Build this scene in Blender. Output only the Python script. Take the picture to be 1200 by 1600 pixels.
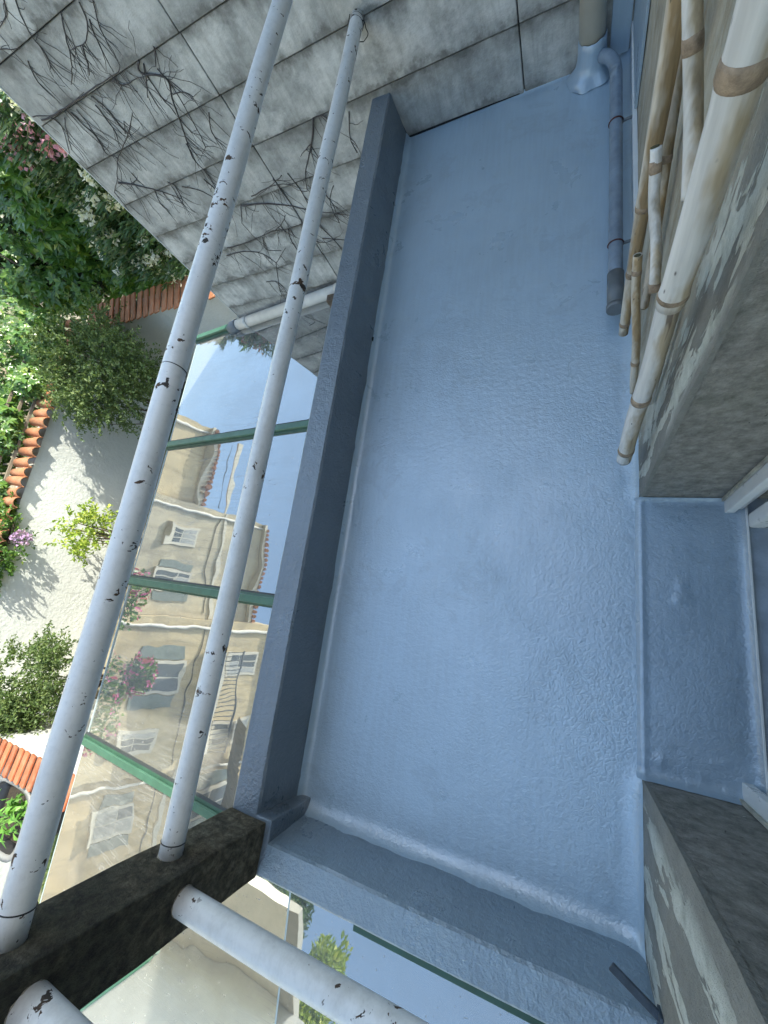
import bpy, bmesh, math, random
from mathutils import Vector, Matrix, noise as mnoise
random.seed(7)
for o in list(bpy.data.objects): bpy.data.objects.remove(o)
scene = bpy.context.scene
COL = scene.collection
rad = math.radians

# ------------------------------------------------------------------ camera
cam_d = bpy.data.cameras.new('camera')
cam = bpy.data.objects.new('camera', cam_d); COL.objects.link(cam)
cam_d.sensor_fit = 'VERTICAL'; cam_d.sensor_height = 36.0; cam_d.sensor_width = 27.0
cam_d.lens = 638.36 / 1600 * 36.0
cam_d.clip_start = 0.02; cam_d.clip_end = 2000
RM = ((0.9058605, 0.1356639, -0.4012631), (0.0241864, -0.9623432, -0.2707593), (-0.4228851, 0.2355650, -0.8750299))
cam.matrix_world = Matrix(((RM[0][0], -RM[1][0], -RM[2][0], 0.0),
                           (RM[0][1], -RM[1][1], -RM[2][1], 0.0),
                           (RM[0][2], -RM[1][2], -RM[2][2], 1.6),
                           (0, 0, 0, 1)))
scene.camera = cam

# ------------------------------------------------------------------ sky, sun, exposure
SUN = Vector((0.48, 0.78, 1.0)).normalized()
world = bpy.data.worlds.new('World'); scene.world = world; world.use_nodes = True
wn = world.node_tree
bg = wn.nodes['Background']
sky = wn.nodes.new('ShaderNodeTexSky'); sky.sky_type = 'NISHITA'; sky.sun_disc = False
sky.sun_elevation = math.asin(SUN.z); sky.sun_rotation = math.atan2(SUN.x, SUN.y)
sky.air_density = 1.0; sky.dust_density = 1.2; sky.ozone_density = 1.0
wn.links.new(sky.outputs[0], bg.inputs[0]); bg.inputs[1].default_value = 0.15
sun_d = bpy.data.lights.new('sun', 'SUN'); sun_d.energy = 2.0; sun_d.angle = rad(0.53); sun_d.color = (1.0, 0.97, 0.93)
sun = bpy.data.objects.new('sun', sun_d); COL.objects.link(sun)
sun.rotation_euler = SUN.to_track_quat('Z', 'Y').to_euler()
scene.view_settings.view_transform = 'Standard'; scene.view_settings.look = 'None'
scene.view_settings.gamma = 1.0; scene.view_settings.use_curve_mapping = False
scene.view_settings.exposure = 2.1
scene.view_settings.use_white_balance = True; scene.view_settings.white_balance_temperature = 7200; scene.view_settings.white_balance_tint = 1
scene.render.engine = 'CYCLES'
scene.cycles.use_adaptive_sampling = True; scene.cycles.adaptive_threshold = 0.02; scene.cycles.use_denoising = True; scene.cycles.use_light_tree = False
scene.cycles.max_bounces = 6; scene.cycles.diffuse_bounces = 3; scene.cycles.glossy_bounces = 3; scene.cycles.transparent_max_bounces = 12

# ------------------------------------------------------------------ material helpers
class NM:
    def __init__(s, name, rough=0.6, metallic=0.0, spec=0.5):
        s.m = bpy.data.materials.new(name); s.m.use_nodes = True
        s.t = s.m.node_tree; s.b = s.t.nodes['Principled BSDF']
        s.b.inputs['Roughness'].default_value = rough; s.b.inputs['Metallic'].default_value = metallic
        s.b.inputs['Specular IOR Level'].default_value = spec
        s._tc = None
    def n(s, ty, **kw):
        nd = s.t.nodes.new('ShaderNode' + ty)
        for k, v in kw.items(): setattr(nd, k, v)
        return nd
    def link(s, a, b): s.t.links.new(a, b)
    def setin(s, sock, v):
        if hasattr(v, 'is_output'): s.link(v, sock)
        else: sock.default_value = v
    def tc(s):
        if s._tc is None: s._tc = s.n('TexCoord')
        return s._tc.outputs['Object']
    def pos(s): return s.n('NewGeometry').outputs['Position']
    def rnd_offset(s, k=37.0):
        oi = s.n('ObjectInfo'); mu = s.n('Math', operation='MULTIPLY'); s.link(oi.outputs['Random'], mu.inputs[0]); mu.inputs[1].default_value = k
        va = s.n('VectorMath', operation='ADD'); s.link(s.tc(), va.inputs[0]); s.link(mu.outputs[0], va.inputs[1]); return va.outputs[0]
    def rnd(s): return s.n('ObjectInfo').outputs['Random']
    def island(s): return s.n('NewGeometry').outputs['Random Per Island']
    def scale(s, co, v):
        mp = s.n('Mapping'); s.link(co, mp.inputs['Vector']); mp.inputs['Scale'].default_value = v; return mp.outputs[0]
    def rot(s, co, r, v=(1, 1, 1)):
        mp = s.n('Mapping'); s.link(co, mp.inputs['Vector']); mp.inputs['Rotation'].default_value = r; mp.inputs['Scale'].default_value = v; return mp.outputs[0]
    def noise(s, sc, det=4, rough=0.55, co=None, dist=0.0):
        nd = s.n('TexNoise'); s.link(co if co is not None else s.tc(), nd.inputs['Vector'])
        nd.inputs['Scale'].default_value = sc; nd.inputs['Detail'].default_value = min(det, 5); nd.inputs['Roughness'].default_value = rough; nd.inputs['Distortion'].default_value = dist
        return nd.outputs['Fac']
    def noisec(s, sc, det=2, co=None):
        nd = s.n('TexNoise'); s.link(co if co is not None else s.tc(), nd.inputs['Vector'])
        nd.inputs['Scale'].default_value = sc; nd.inputs['Detail'].default_value = det; return nd.outputs['Color']
    def voro(s, sc, co=None, feat='F1', rnd=1.0):
        nd = s.n('TexVoronoi', feature=feat); s.link(co if co is not None else s.tc(), nd.inputs['Vector'])
        nd.inputs['Scale'].default_value = sc; nd.inputs['Randomness'].default_value = rnd; return nd.outputs['Distance']
    def ramp(s, fac, stops, mode='LINEAR'):
        r = s.n('ValToRGB'); s.link(fac, r.inputs[0]); e = r.color_ramp.elements; r.color_ramp.interpolation = mode
        while len(e) < len(stops): e.new(0.5)
        for el, (p, c) in zip(e, stops):
            el.position = p; el.color = (c, c, c, 1) if isinstance(c, (int, float)) else (*c, 1)
        return r.outputs[0]
    def mix(s, fac, a, b, mode='MIX'):
        mx = s.n('Mix', data_type='RGBA', blend_type=mode)
        s.setin(mx.inputs[0], fac); 
        for k, v in ((6, a), (7, b)):
            s.setin(mx.inputs[k], v if hasattr(v, 'is_output') else (*v, 1) if len(v) == 3 else v)
        return mx.outputs[2]
    def math(s, op, a, b=0.0, clamp=False):
        m_ = s.n('Math', operation=op, use_clamp=clamp); s.setin(m_.inputs[0], a); s.setin(m_.inputs[1], b); return m_.outputs[0]
    def sep(s, co):
        sp = s.n('SeparateXYZ'); s.link(co, sp.inputs[0]); return sp.outputs
    def warp(s, co, sc, amt):
        c = s.noisec(sc, 2, co); sub = s.n('VectorMath', operation='SUBTRACT'); s.link(c, sub.inputs[0]); sub.inputs[1].default_value = (.5, .5, .5)
        m_ = s.n('VectorMath', operation='SCALE'); s.link(sub.outputs[0], m_.inputs[0]); m_.inputs['Scale'].default_value = amt
        ad = s.n('VectorMath', operation='ADD'); s.link(co, ad.inputs[0]); s.link(m_.outputs[0], ad.inputs[1]); return ad.outputs[0]
    def bump(s, h, strength=0.5, dist=0.01, prev=None):
        b = s.n('Bump'); s.link(h, b.inputs['Height']); b.inputs['Strength'].default_value = strength; b.inputs['Distance'].default_value = dist
        if prev is not None: s.link(prev, b.inputs['Normal'])
        return b.outputs[0]
    def color(s, c): s.setin(s.b.inputs['Base Color'], c if hasattr(c, 'is_output') else (*c, 1)); return s
    def rough(s, r): s.setin(s.b.inputs['Roughness'], r); return s
    def normal(s, nrm): s.link(nrm, s.b.inputs['Normal']); return s

# ------------------------------------------------------------------ materials
def m_paint(name, base, wrinkle=0.9, pit=0.0, coat=0.0):
    M = NM(name, 0.45, 0, 1.0); M.b.inputs['IOR'].default_value = 1.62; co = M.pos()
    a = M.noise(1.3, 5, .6, co); b_ = M.noise(9, 4, .6, co); br = M.noise(7, 3, .6, M.scale(co, (9, .7, 1)))
    dark = tuple(c * .84 for c in base); lite = tuple(min(1, c * 1.12) for c in base)
    c = M.mix(M.ramp(a, [(.3, 0.0), (.7, 1.0)]), dark, lite)
    c = M.mix(M.math('MULTIPLY', M.ramp(b_, [(.45, 0.0), (.75, 1.0)]), .25), c, tuple(x * .8 for x in base))
    c = M.mix(M.math('MULTIPLY', M.ramp(br, [(.42, 0.0), (.6, 1.0)]), .35), c, lite)
    stn = M.ramp(M.noise(2.7, 5, .72, M.warp(co, 4, .25)), [(.56, 0.0), (.60, 1.0), (.64, .25), (.8, .5)])
    c = M.mix(M.math('MULTIPLY', stn, .30), c, tuple(x * .62 for x in base))
    spk = M.ramp(M.voro(26, M.warp(co, 8, .05)), [(.0, 1.0), (.035, 0.0)])
    c = M.mix(M.math('MULTIPLY', spk, .22), c, tuple(x * .55 for x in base))
    M.color(c)
    M.rough(M.ramp(M.noise(4, 5, .7, M.warp(co, 3, .2)), [(.35, .25), (.5, .36), (.65, .50)]))
    w1 = M.warp(co, 11, .07)
    msk = M.ramp(M.noise(2.1, 2, .55, co), [(.42, .0), (.68, .75)])
    crk = M.ramp(M.voro(74 if not pit else 34, w1, 'DISTANCE_TO_EDGE' if not pit else 'F1'), [(0, 0.0), (.10, .7), (.26, 1.0)])
    h = M.math('MULTIPLY', crk, M.math('MULTIPLY', msk, wrinkle if not pit else pit))
    ysm = M.ramp(M.math('ADD', M.math('MULTIPLY', M.sep(co)[1], .25), .35), [(.0, .75), (.30, 1.0), (.56, 1.0), (.72, .22)])
    hh = M.math('MULTIPLY', M.math('ADD', h, M.math('MULTIPLY', M.noise(52, 3, .74, co), 1.9)), ysm if not pit else 1.0)
    nb = M.bump(hh, .29 if not pit else .6, .006); M.normal(nb)
    if coat:
        M.b.inputs['Coat Weight'].default_value = coat; M.b.inputs['Coat IOR'].default_value = 1.8; M.b.inputs['Coat Roughness'].default_value = .34; M.link(nb, M.b.inputs['Coat Normal'])
    return M.m
PAINT_SHEEN = (0.350, 0.470, 0.570)  # one paint throughout; the bases below carry sky sheen and shade in their tone
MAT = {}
MAT['floor'] = m_paint('terrace paint with sheen', PAINT_SHEEN, coat=1.0)
MAT['parapet'] = m_paint('parapet paint', (0.128, 0.166, 0.205), .25, .8)  # same paint as the floor, base darkened for its shaded inner face
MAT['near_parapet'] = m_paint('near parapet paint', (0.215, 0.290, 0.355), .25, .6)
MAT['sill'] = m_paint('sill paint', (0.290, 0.390, 0.485), .5, coat=.6)

def m_concrete_panel():
    M = NM('precast concrete', .88); co = M.rnd_offset(); lo = M.sep(M.tc())
    a = M.noise(5.5, 5, .68, co); st = M.noise(5, 4, .65, M.scale(co, (7, 1, .8)))
    c = M.ramp(a, [(.30, (0.278, 0.275, 0.260)), (.48, (0.465, 0.461, 0.434)), (.66, (0.671, 0.654, 0.611))])
    c = M.mix(M.math('MULTIPLY', M.ramp(st, [(.44, 0.0), (.66, 1.0)]), .32), c, (0.212, 0.204, 0.183))
    wh = M.noise(3.1, 5, .72, co)
    c = M.mix(M.math('MULTIPLY', M.ramp(wh, [(.52, 0.0), (.64, 1.0)]), .55), c, (0.769, 0.754, 0.717))
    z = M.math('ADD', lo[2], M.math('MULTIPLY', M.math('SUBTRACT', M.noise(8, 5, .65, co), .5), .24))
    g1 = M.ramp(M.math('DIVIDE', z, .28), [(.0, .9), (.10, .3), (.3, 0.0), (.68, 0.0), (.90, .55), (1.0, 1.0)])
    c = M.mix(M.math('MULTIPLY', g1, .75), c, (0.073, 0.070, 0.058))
    c = M.mix(M.ramp(M.rnd(), [(0, 0.0), (1, .28)]), c, (0.197, 0.192, 0.176))
    M.color(c)
    M.normal(M.bump(M.noise(30, 4, .78, co), .7, .008)); return M.m
MAT['panel'] = m_concrete_panel()
def simple(name, c, rough=.6, metallic=0, nsc=8, var=.2, bumpv=.15, dist=.005, spec=.5):
    M = NM(name, rough, metallic, spec); co = M.pos()
    a = M.noise(nsc, 6, .6, co)
    M.color(M.ramp(a, [(.25, tuple(x * (1 - var) for x in c)), (.75, tuple(min(1, x * (1 + var)) for x in c))]))
    M.rough(M.ramp(M.noise(nsc * 1.7, 4, .6, co), [(.3, max(.05, rough - .12)), (.7, min(1, rough + .12))]))
    if bumpv >= .2: M.normal(M.bump(M.noise(nsc * 6, 3, .65, co), bumpv, dist))
    return M.m
MAT['joint'] = simple('joint mortar', (.05, .05, .047), .95)
MAT['edge'] = simple('edge strip', (.55, .57, .56), .7)
MAT['dark_concrete'] = simple('grey concrete', (.3, .3, .29), .9, nsc=5)

def m_pillar():
    M = NM('mossy concrete', .93); co = M.pos()
    a = M.noise(34, 5, .8, co); b_ = M.noise(7, 4, .65, co)
    c = M.ramp(a, [(.34, (0.029, 0.024, 0.015)), (.5, (0.090, 0.077, 0.051)), (.66, (0.191, 0.172, 0.126))])
    grow = M.ramp(M.math('ADD', M.math('MULTIPLY', M.sep(co)[2], .5), b_), [(.62, 0.0), (.92, 1.0)])
    c = M.mix(M.math('MULTIPLY', grow, .9), c, M.ramp(a, [(.35, (0.007, 0.007, 0.005)), (.65, (0.040, 0.040, 0.026))]))
    M.color(c); M.normal(M.bump(a, 1.0, .012)); return M.m
MAT['pillar'] = m_pillar()

def m_rail():
    M = NM('chipped white paint', .38); co = M.pos()
    base = M.ramp(M.noise(3, 5, .6, co), [(.3, (.77, .775, .755)), (.7, (.86, .86, .84))])
    scuff = M.ramp(M.noise(60, 4, .7, M.scale(co, (1, 1, 1))), [(.5, 0.0), (.8, 1.0)])
    base = M.mix(M.math('MULTIPLY', scuff, .3), base, (.45, .47, .47))
    grime = M.ramp(M.noise(9, 5, .75, M.scale(co, (1, .35, 1))), [(.48, 0.0), (.72, 1.0)])
    base = M.mix(M.math('MULTIPLY', grime, .42), base, (.40, .38, .33))
    w = M.warp(co, 30, .05)
    n1 = M.noise(24, 4, .6, w); clus = M.noise(3.1, 2, .5, co)
    chip = M.ramp(M.math('ADD', n1, M.math('MULTIPLY', clus, .42)), [(.852, 0.0), (.866, 1.0)])
    n2 = M.ramp(M.noise(48, 3, .6, w), [(.70, 0.0), (.715, 1.0)])
    n2 = M.math('MULTIPLY', n2, M.ramp(clus, [(.42, 0.0), (.5, 1.0)]))
    chip = M.math('MAXIMUM', chip, n2)
    rust = M.ramp(M.noise(30, 4, .6, co), [(.4, (.045, .038, .032)), (.62, (.11, .06, .03)), (.75, (.22, .1, .04))])
    M.color(M.mix(chip, base, rust))
    M.rough(M.math('ADD', M.math('MULTIPLY', chip, .45), .36))
    M.normal(M.bump(M.noise(22, 3, .6, co), .3, .004)); return M.m
MAT['rail'] = m_rail()
MAT['wire'] = simple('black wire', (.02, .02, .02), .5)
MAT['mortar'] = simple('mortar crumbs', (.33, .3, .25), .95, nsc=30, bumpv=.6)

def m_facade():
    M = NM('weathered render', .9); co = M.pos(); s = M.sep(co)
    a = M.noise(5, 8, .65, co); st = M.noise(8, 5, .7, M.warp(M.scale(co, (1, 1.4, .8)), 6, .15))
    a2 = M.noise(30, 4, .75, co); a = M.math('ADD', M.math('MULTIPLY', a, .6), M.math('MULTIPLY', a2, .4))
    grey = M.ramp(a, [(.25, (0.136, 0.136, 0.124)), (.5, (0.216, 0.216, 0.196)), (.75, (0.288, 0.284, 0.264))])
    beige = M.ramp(st, [(.25, (0.216, 0.188, 0.136)), (.5, (0.376, 0.344, 0.272)), (.75, (0.480, 0.456, 0.384))])
    yv = M.math('ADD', s[1], M.math('MULTIPLY', M.math('SUBTRACT', M.noise(3, 5, .6, co), .5), .3))
    c = M.mix(M.ramp(M.math('MULTIPLY', yv, .5), [(.315, 0.0), (.37, 1.0)]), grey, beige)
    # old white paint that has flaked off in tall patches
    fl = M.noise(6.5, 8, .62, M.warp(M.scale(co, (1, 1.9, .42)), 9, .12))
    flm = M.ramp(fl, [(.515, 0.0), (.535, 1.0)])
    win = M.math('MAXIMUM',
                 M.math('MULTIPLY', M.ramp(M.math('ADD', M.math('MULTIPLY', s[1], .5), .0), [(.255, 0.0), (.27, 1.0), (.33, 1.0), (.37, .3)]), 1.0),
                 M.ramp(M.math('MULTIPLY', s[1], -.5), [(.205, 0.0), (.23, 1.0), (.6, 1.0)]))
    flm = M.math('MULTIPLY', flm, win)
    white = M.ramp(M.noise(22, 6, .7, co), [(.25, (0.320, 0.336, 0.296)), (.55, (0.512, 0.528, 0.480)), (.8, (0.592, 0.600, 0.560))])
    c = M.mix(flm, c, white)
    pits = M.ramp(M.voro(46, M.warp(M.scale(co, (1, 1.3, .7)), 10, .1)), [(0, 1.0), (.07, 0.0)])
    pm = M.ramp(M.noise(8, 3, .5, co), [(.45, 0.0), (.6, 1.0)])
    c = M.mix(M.math('MULTIPLY', M.math('MULTIPLY', pits, pm), .85), c, (0.024, 0.022, 0.020))
    M.color(c)
    M.normal(M.bump(M.math('ADD', M.noise(45, 4, .78, co), M.math('MULTIPLY', flm, .5)), .9, .008)); return M.m
MAT['facade'] = m_facade()
def m_reveal():
    M = NM('reveal concrete', .92); co = M.pos()
    a = M.noise(26, 5, .75, co); b_ = M.noise(4, 4, .6, co)
    c = M.ramp(a, [(.32, (0.129, 0.125, 0.112)), (.5, (0.226, 0.217, 0.197)), (.68, (0.335, 0.322, 0.293))])
    c = M.mix(M.math('MULTIPLY', M.ramp(b_, [(.46, 0.0), (.74, 1.0)]), .3), c, (0.148, 0.162, 0.120))
    pm = M.ramp(M.noise(7, 2, .5, co), [(.46, 0.0), (.54, 1.0)])
    pits = M.math('MULTIPLY', M.ramp(M.voro(26, M.warp(M.scale(co, (1.5, 1, .8)), 12, .12)), [(.05, 1.0), (.13, 0.0)]), pm)
    wsp = M.math('MULTIPLY', M.ramp(M.voro(15, M.warp(co, 14, .12)), [(.03, 1.0), (.08, 0.0)]), M.ramp(b_, [(.5, 0.0), (.56, 1.0)]))
    c = M.mix(M.math('MULTIPLY', pits, .8), c, (0.025, 0.025, 0.021)); c = M.mix(M.math('MULTIPLY', wsp, .8), c, (0.541, 0.526, 0.469))
    M.color(c)
    M.normal(M.bump(M.noise(70, 3, .8, co), .8, .006)); return M.m
MAT['reveal'] = m_reveal()
MAT['white_frame'] = simple('white aluminium', (.72, .74, .74), .35, nsc=12, var=.06, bumpv=.04)
MAT['old_putty'] = simple('dirty sealant', (.42, .41, .34), .8, nsc=25, var=.4, bumpv=.4)
MAT['track'] = simple('threshold concrete', (.36, .41, .47), .7, nsc=14, var=.25, bumpv=.3)
MAT['steel'] = simple('painted steel', (.045, .06, .08), .5, nsc=30, var=.5, bumpv=.3)

def m_bamboo(name, white, tan, bias):
    M = NM(name, .55); co = M.rnd_offset(11)
    st = M.noise(34, 4, .65, M.scale(co, (1, 1, .07))); a = M.noise(9, 4, .7, M.scale(co, (1.2, 1.2, .35)))
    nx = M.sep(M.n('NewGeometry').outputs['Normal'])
    tan_mix = M.math('ADD', a, M.math('ADD', M.math('MULTIPLY', nx[0], .13), M.math('MULTIPLY', nx[1], -.10)))  # share of tan follows noise and the way the surface faces
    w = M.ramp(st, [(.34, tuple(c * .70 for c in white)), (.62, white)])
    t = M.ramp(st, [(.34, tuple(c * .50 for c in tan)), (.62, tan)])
    c = M.mix(M.ramp(tan_mix, [(bias, 0.0), (bias + .16, 1.0)]), w, t)
    cr = M.ramp(M.noise(30, 3, .6, M.scale(co, (1, 1, .08))), [(.66, 0.0), (.69, 1.0)])
    c = M.mix(M.math('MULTIPLY', cr, .75), c, (.10, .06, .035))
    sp = M.math('MULTIPLY', M.ramp(M.voro(60, M.scale(co, (1, 1, .4))), [(.04, 1.0), (.14, 0.0)]), M.ramp(M.noise(12, 2, .5, co), [(.52, 0.0), (.58, 1.0)]))
    c = M.mix(M.math('MULTIPLY', sp, .85), c, (.04, .03, .025))
    M.color(c); M.rough(M.ramp(a, [(.3, .62), (.7, .42)]))
    M.normal(M.bump(st, .5, .003)); return M.m
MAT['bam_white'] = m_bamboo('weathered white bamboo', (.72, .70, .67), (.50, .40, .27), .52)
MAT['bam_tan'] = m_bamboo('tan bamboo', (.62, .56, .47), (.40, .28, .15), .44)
MAT['bam_node'] = simple('brown bamboo node', (.30, .22, .15), .7, nsc=60, var=.55, bumpv=.4)
MAT['bam_end'] = simple('cut bamboo end', (.07, .065, .03), .9, nsc=60, var=.7, bumpv=.5)
MAT['grey_pvc'] = simple('painted blue grey pipe', (.21, .265, .33), .4, nsc=14, var=.3, bumpv=.2)
MAT['cap_pvc'] = simple('grey pvc', (.15, .165, .175), .45, nsc=14, var=.15, bumpv=.1)
MAT['cream'] = simple('cream pvc', (.60, .54, .43), .45, nsc=6, var=.1, bumpv=.08)
MAT['clamp'] = simple('rusty clamp', (.10, .035, .03), .6, .3, nsc=40, var=.5)
MAT['drain_white'] = simple('off white pvc', (.62, .60, .55), .5, nsc=8, var=.15)
MAT['wood'] = simple('old timber', (.12, .09, .065), .85, nsc=25, var=.4, bumpv=.4)
MAT['green'] = simple('green painted aluminium', (.030, .085, .052), .4, nsc=10, var=.25, bumpv=.08)
MAT['green_light'] = simple('faded green aluminium', (.055, .135, .088), .4, nsc=10, var=.2, bumpv=.06)
MAT['gasket'] = simple('black gasket', (.03, .035, .035), .6)
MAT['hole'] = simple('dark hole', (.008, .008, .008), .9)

def m_glass():
    M = NM('dusty coated roof glass', .05); t = M.t
    out = t.nodes['Material Output']; co = M.pos()
    nb = M.bump(M.math('ADD', M.noise(1.5, 2, .5, co), M.math('MULTIPLY', M.noise(.45, 1, .5, co), 2.5)), .15, .03)
    wc = M.warp(co, 2.5, .10)
    streak = M.noise(5, 3, .6, M.scale(wc, (.28, 7, 1))); run = M.ramp(streak, [(.53, 0.0), (.56, 1.0), (.60, .15), (.75, .3)])
    patch = M.ramp(M.noise(.9, 2, .5, co), [(.40, .1), (.58, 1.0)])
    film = M.ramp(M.noise(2.2, 4, .65, co), [(.3, .15), (.7, .33)])
    spots = M.math('MULTIPLY', M.ramp(M.voro(22, M.warp(co, 10, .1)), [(.05, 1.0), (.12, 0.0)]), .45)
    dust = M.math('ADD', M.math('ADD', M.math('MULTIPLY', M.math('MULTIPLY', run, patch), .20), film), spots, True)
    fr = M.n('Fresnel'); fr.inputs['IOR'].default_value = 2.3; M.link(nb, fr.inputs['Normal'])
    fac = M.math('ADD', fr.outputs[0], .30, True)
    gl = M.n('BsdfGlossy'); gl.inputs['Roughness'].default_value = 0.015; gl.inputs['Color'].default_value = (.95, .97, .98, 1); M.link(nb, gl.inputs['Normal'])
    tr = M.n('BsdfTransparent'); tr.inputs['Color'].default_value = (.62, .72, .67, 1)
    mx = M.n('MixShader'); M.link(fac, mx.inputs[0]); M.link(tr.outputs[0], mx.inputs[1]); M.link(gl.outputs[0], mx.inputs[2])
    df = M.n('BsdfDiffuse'); df.inputs['Color'].default_value = (.40, .39, .36, 1)
    m2 = M.n('MixShader'); M.link(dust, m2.inputs[0]); M.link(mx.outputs[0], m2.inputs[1]); M.link(df.outputs[0], m2.inputs[2])
    M.link(m2.outputs[0], out.inputs['Surface']); return M.m
MAT['glass'] = m_glass()
MAT['glass_edge'] = simple('glass edge', (.42, .50, .50), .2, var=.1, bumpv=0)

def m_stucco():
    M = NM('white stucco', .9); co = M.pos()
    a = M.noise(1.1, 6, .6, co)
    c = M.ramp(a, [(.3, (0.546, 0.563, 0.546)), (.7, (0.646, 0.654, 0.638))])
    st = M.ramp(M.noise(3, 5, .65, M.scale(co, (1, 1.5, .3))), [(.55, 0.0), (.8, 1.0)])
    M.color(M.mix(M.math('MULTIPLY', st, .3), c, (0.397, 0.406, 0.373)))
    M.normal(M.bump(M.noise(19, 3, .6, co), .5, .022)); return M.m
MAT['stucco'] = m_stucco()
def m_terracotta(name, base):
    M = NM(name, .8); co = M.pos()
    a = M.noise(9, 6, .65, co)
    c = M.mix(M.rnd(), tuple(x * .75 for x in base), tuple(min(1, x * 1.2) for x in base))
    c = M.mix(M.math('MULTIPLY', M.ramp(a, [(.45, 0.0), (.75, 1.0)]), .55), c, (.42, .29, .19))
    d = M.ramp(M.noise(4, 6, .7, co), [(.52, 0.0), (.75, 1.0)]); c = M.mix(M.math('MULTIPLY', d, .5), c, (.09, .07, .05))
    M.color(c); M.normal(M.bump(M.noise(40, 5, .6, co), .4, .008)); return M.m
MAT['tile'] = m_terracotta('terracotta', (.38, .15, .07))
MAT['tile_flat'] = m_terracotta('orange flat tile', (.44, .135, .06))

def m_leaf(name, stops, rough=.28, trans=.24):
    M = NM(name, rough); t = M.t; out = t.nodes['Material Output']
    c = M.ramp(M.island(), stops); M.color(c)
    tl = M.n('BsdfTranslucent'); br = M.mix(1.0, c, (1.4, 1.5, .5), 'MULTIPLY'); M.link(br, tl.inputs['Color'])
    mx = M.n('MixShader'); mx.inputs[0].default_value = trans
    M.link(M.b.outputs[0], mx.inputs[1]); M.link(tl.outputs[0], mx.inputs[2]); M.link(mx.outputs[0], out.inputs['Surface']); return M.m
MAT['leaf_creeper'] = m_leaf('creeper leaf', [(0, (0.049, 0.110, 0.027)), (.5, (0.082, 0.176, 0.037)), (.9, (0.140, 0.249, 0.045)), (1, (0.262, 0.322, 0.063))])
MAT['leaf_dark'] = m_leaf('dark leaf', [(0, (0.031, 0.070, 0.026)), (.6, (0.060, 0.122, 0.042)), (1, (0.120, 0.184, 0.065))], .35)
MAT['leaf_shade'] = m_leaf('shaded inner leaf', [(0, (.012, .03, .012)), (1, (.03, .06, .022))], .5, .2)  # inner leaves coloured near black so hedge gaps read as shade
MAT['leaf_olive'] = m_leaf('small green leaf', [(0, (0.062, 0.104, 0.033)), (.6, (0.109, 0.166, 0.053)), (1, (0.186, 0.235, 0.082))], .5)
MAT['leaf_lime'] = m_leaf('lime leaf', [(0, (0.175, 0.250, 0.037)), (.6, (0.275, 0.375, 0.062)), (1, (0.475, 0.500, 0.100))], .45)
MAT['leaf_bright'] = m_leaf('bright leaf', [(0, (0.078, 0.221, 0.039)), (1, (0.195, 0.390, 0.078))], .4)
MAT['petal_white'] = m_leaf('white petal', [(0, (.62, .62, .55)), (1, (.8, .8, .74))], .6)
MAT['petal_pink'] = m_leaf('pink petal', [(0, (.55, .22, .30)), (1, (.68, .40, .50))], .6)
MAT['petal_mauve'] = m_leaf('mauve petal', [(0, (.45, .28, .52)), (1, (.62, .45, .68))], .6)
MAT['petal_magenta'] = m_leaf('magenta petal', [(0, (.5, .08, .25)), (1, (.65, .18, .38))], .6)
MAT['stem'] = simple('brown stem', (.07, .05, .035), .9, nsc=30, var=.4)
MAT['dry_stem'] = simple('dry creeper stem', (.085, .074, .07), .95, nsc=40, var=.4)
MAT['trellis'] = simple('grey timber lath', (.22, .18, .13), .85, nsc=20, var=.35)
MAT['black_plastic'] = simple('black plastic', (.018, .018, .02), .4, nsc=14)
MAT['grey_rim'] = simple('grey plastic rim', (.22, .22, .22), .5)
MAT['soil'] = simple('soil', (.04, .03, .02), .95, nsc=40, var=.5, bumpv=.7)
def m_ground():
    M = NM('garden ground', .95); co = M.pos()
    c = M.ramp(M.noise(1.6, 6, .65, co), [(.35, (.10, .085, .055)), (.55, (.26, .23, .17)), (.75, (.36, .33, .26))])
    g = M.ramp(M.noise(.6, 4, .6, co), [(.5, 0.0), (.6, 1.0)]); c = M.mix(g, c, (.06, .09, .03))
    M.color(c); M.normal(M.bump(M.noise(30, 6, .7, co), .6, .02)); return M.m
MAT['ground'] = m_ground()
MAT['grass'] = m_leaf('grass blade', [(0, (.07, .11, .03)), (1, (.17, .20, .07))], .6)
MAT['beige'] = simple('beige render', (.40, .34, .245), .9, nsc=1.6, var=.38, bumpv=.2)
def m_old_render(name, base):
    M = NM(name, .92); co = M.pos()
    a = M.noise(.7, 5, .65, co); st = M.noise(1.4, 5, .7, M.scale(co, (1, 2.2, .22)))
    c = M.ramp(a, [(.3, tuple(x * .72 for x in base)), (.5, base), (.7, tuple(min(1, x * 1.2) for x in base))])
    c = M.mix(M.math('MULTIPLY', M.ramp(st, [(.5, 0.0), (.7, 1.0)]), .55), c, tuple(x * .42 for x in base))
    sp = M.ramp(M.noise(2.4, 5, .7, co), [(.58, 0.0), (.62, 1.0)]); c = M.mix(M.math('MULTIPLY', sp, .5), c, tuple(min(1, x * 1.35) for x in base))
    M.color(c); return M.m
MAT['beige'] = m_old_render('old beige render', (.56, .46, .30)); MAT['ochre'] = m_old_render('old ochre render', (.56, .43, .25)); MAT['greybeige'] = m_old_render('old grey beige render', (.50, .44, .33))
MAT['curtain'] = simple('pale curtain', (.42, .42, .40), .3, nsc=5, var=.2); MAT['shutter'] = simple('grey green shutter', (.20, .23, .21), .6, nsc=6, var=.2)
MAT['beige_trim'] = simple('pale trim', (.62, .58, .50), .8, nsc=3, var=.1)
MAT['dark_pane'] = simple('dark window pane', (.12, .13, .13), .12, var=.1, bumpv=0)
MAT['roof_sheet'] = simple('grey roof sheet', (.20, .20, .19), .7, nsc=6, var=.3)
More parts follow.
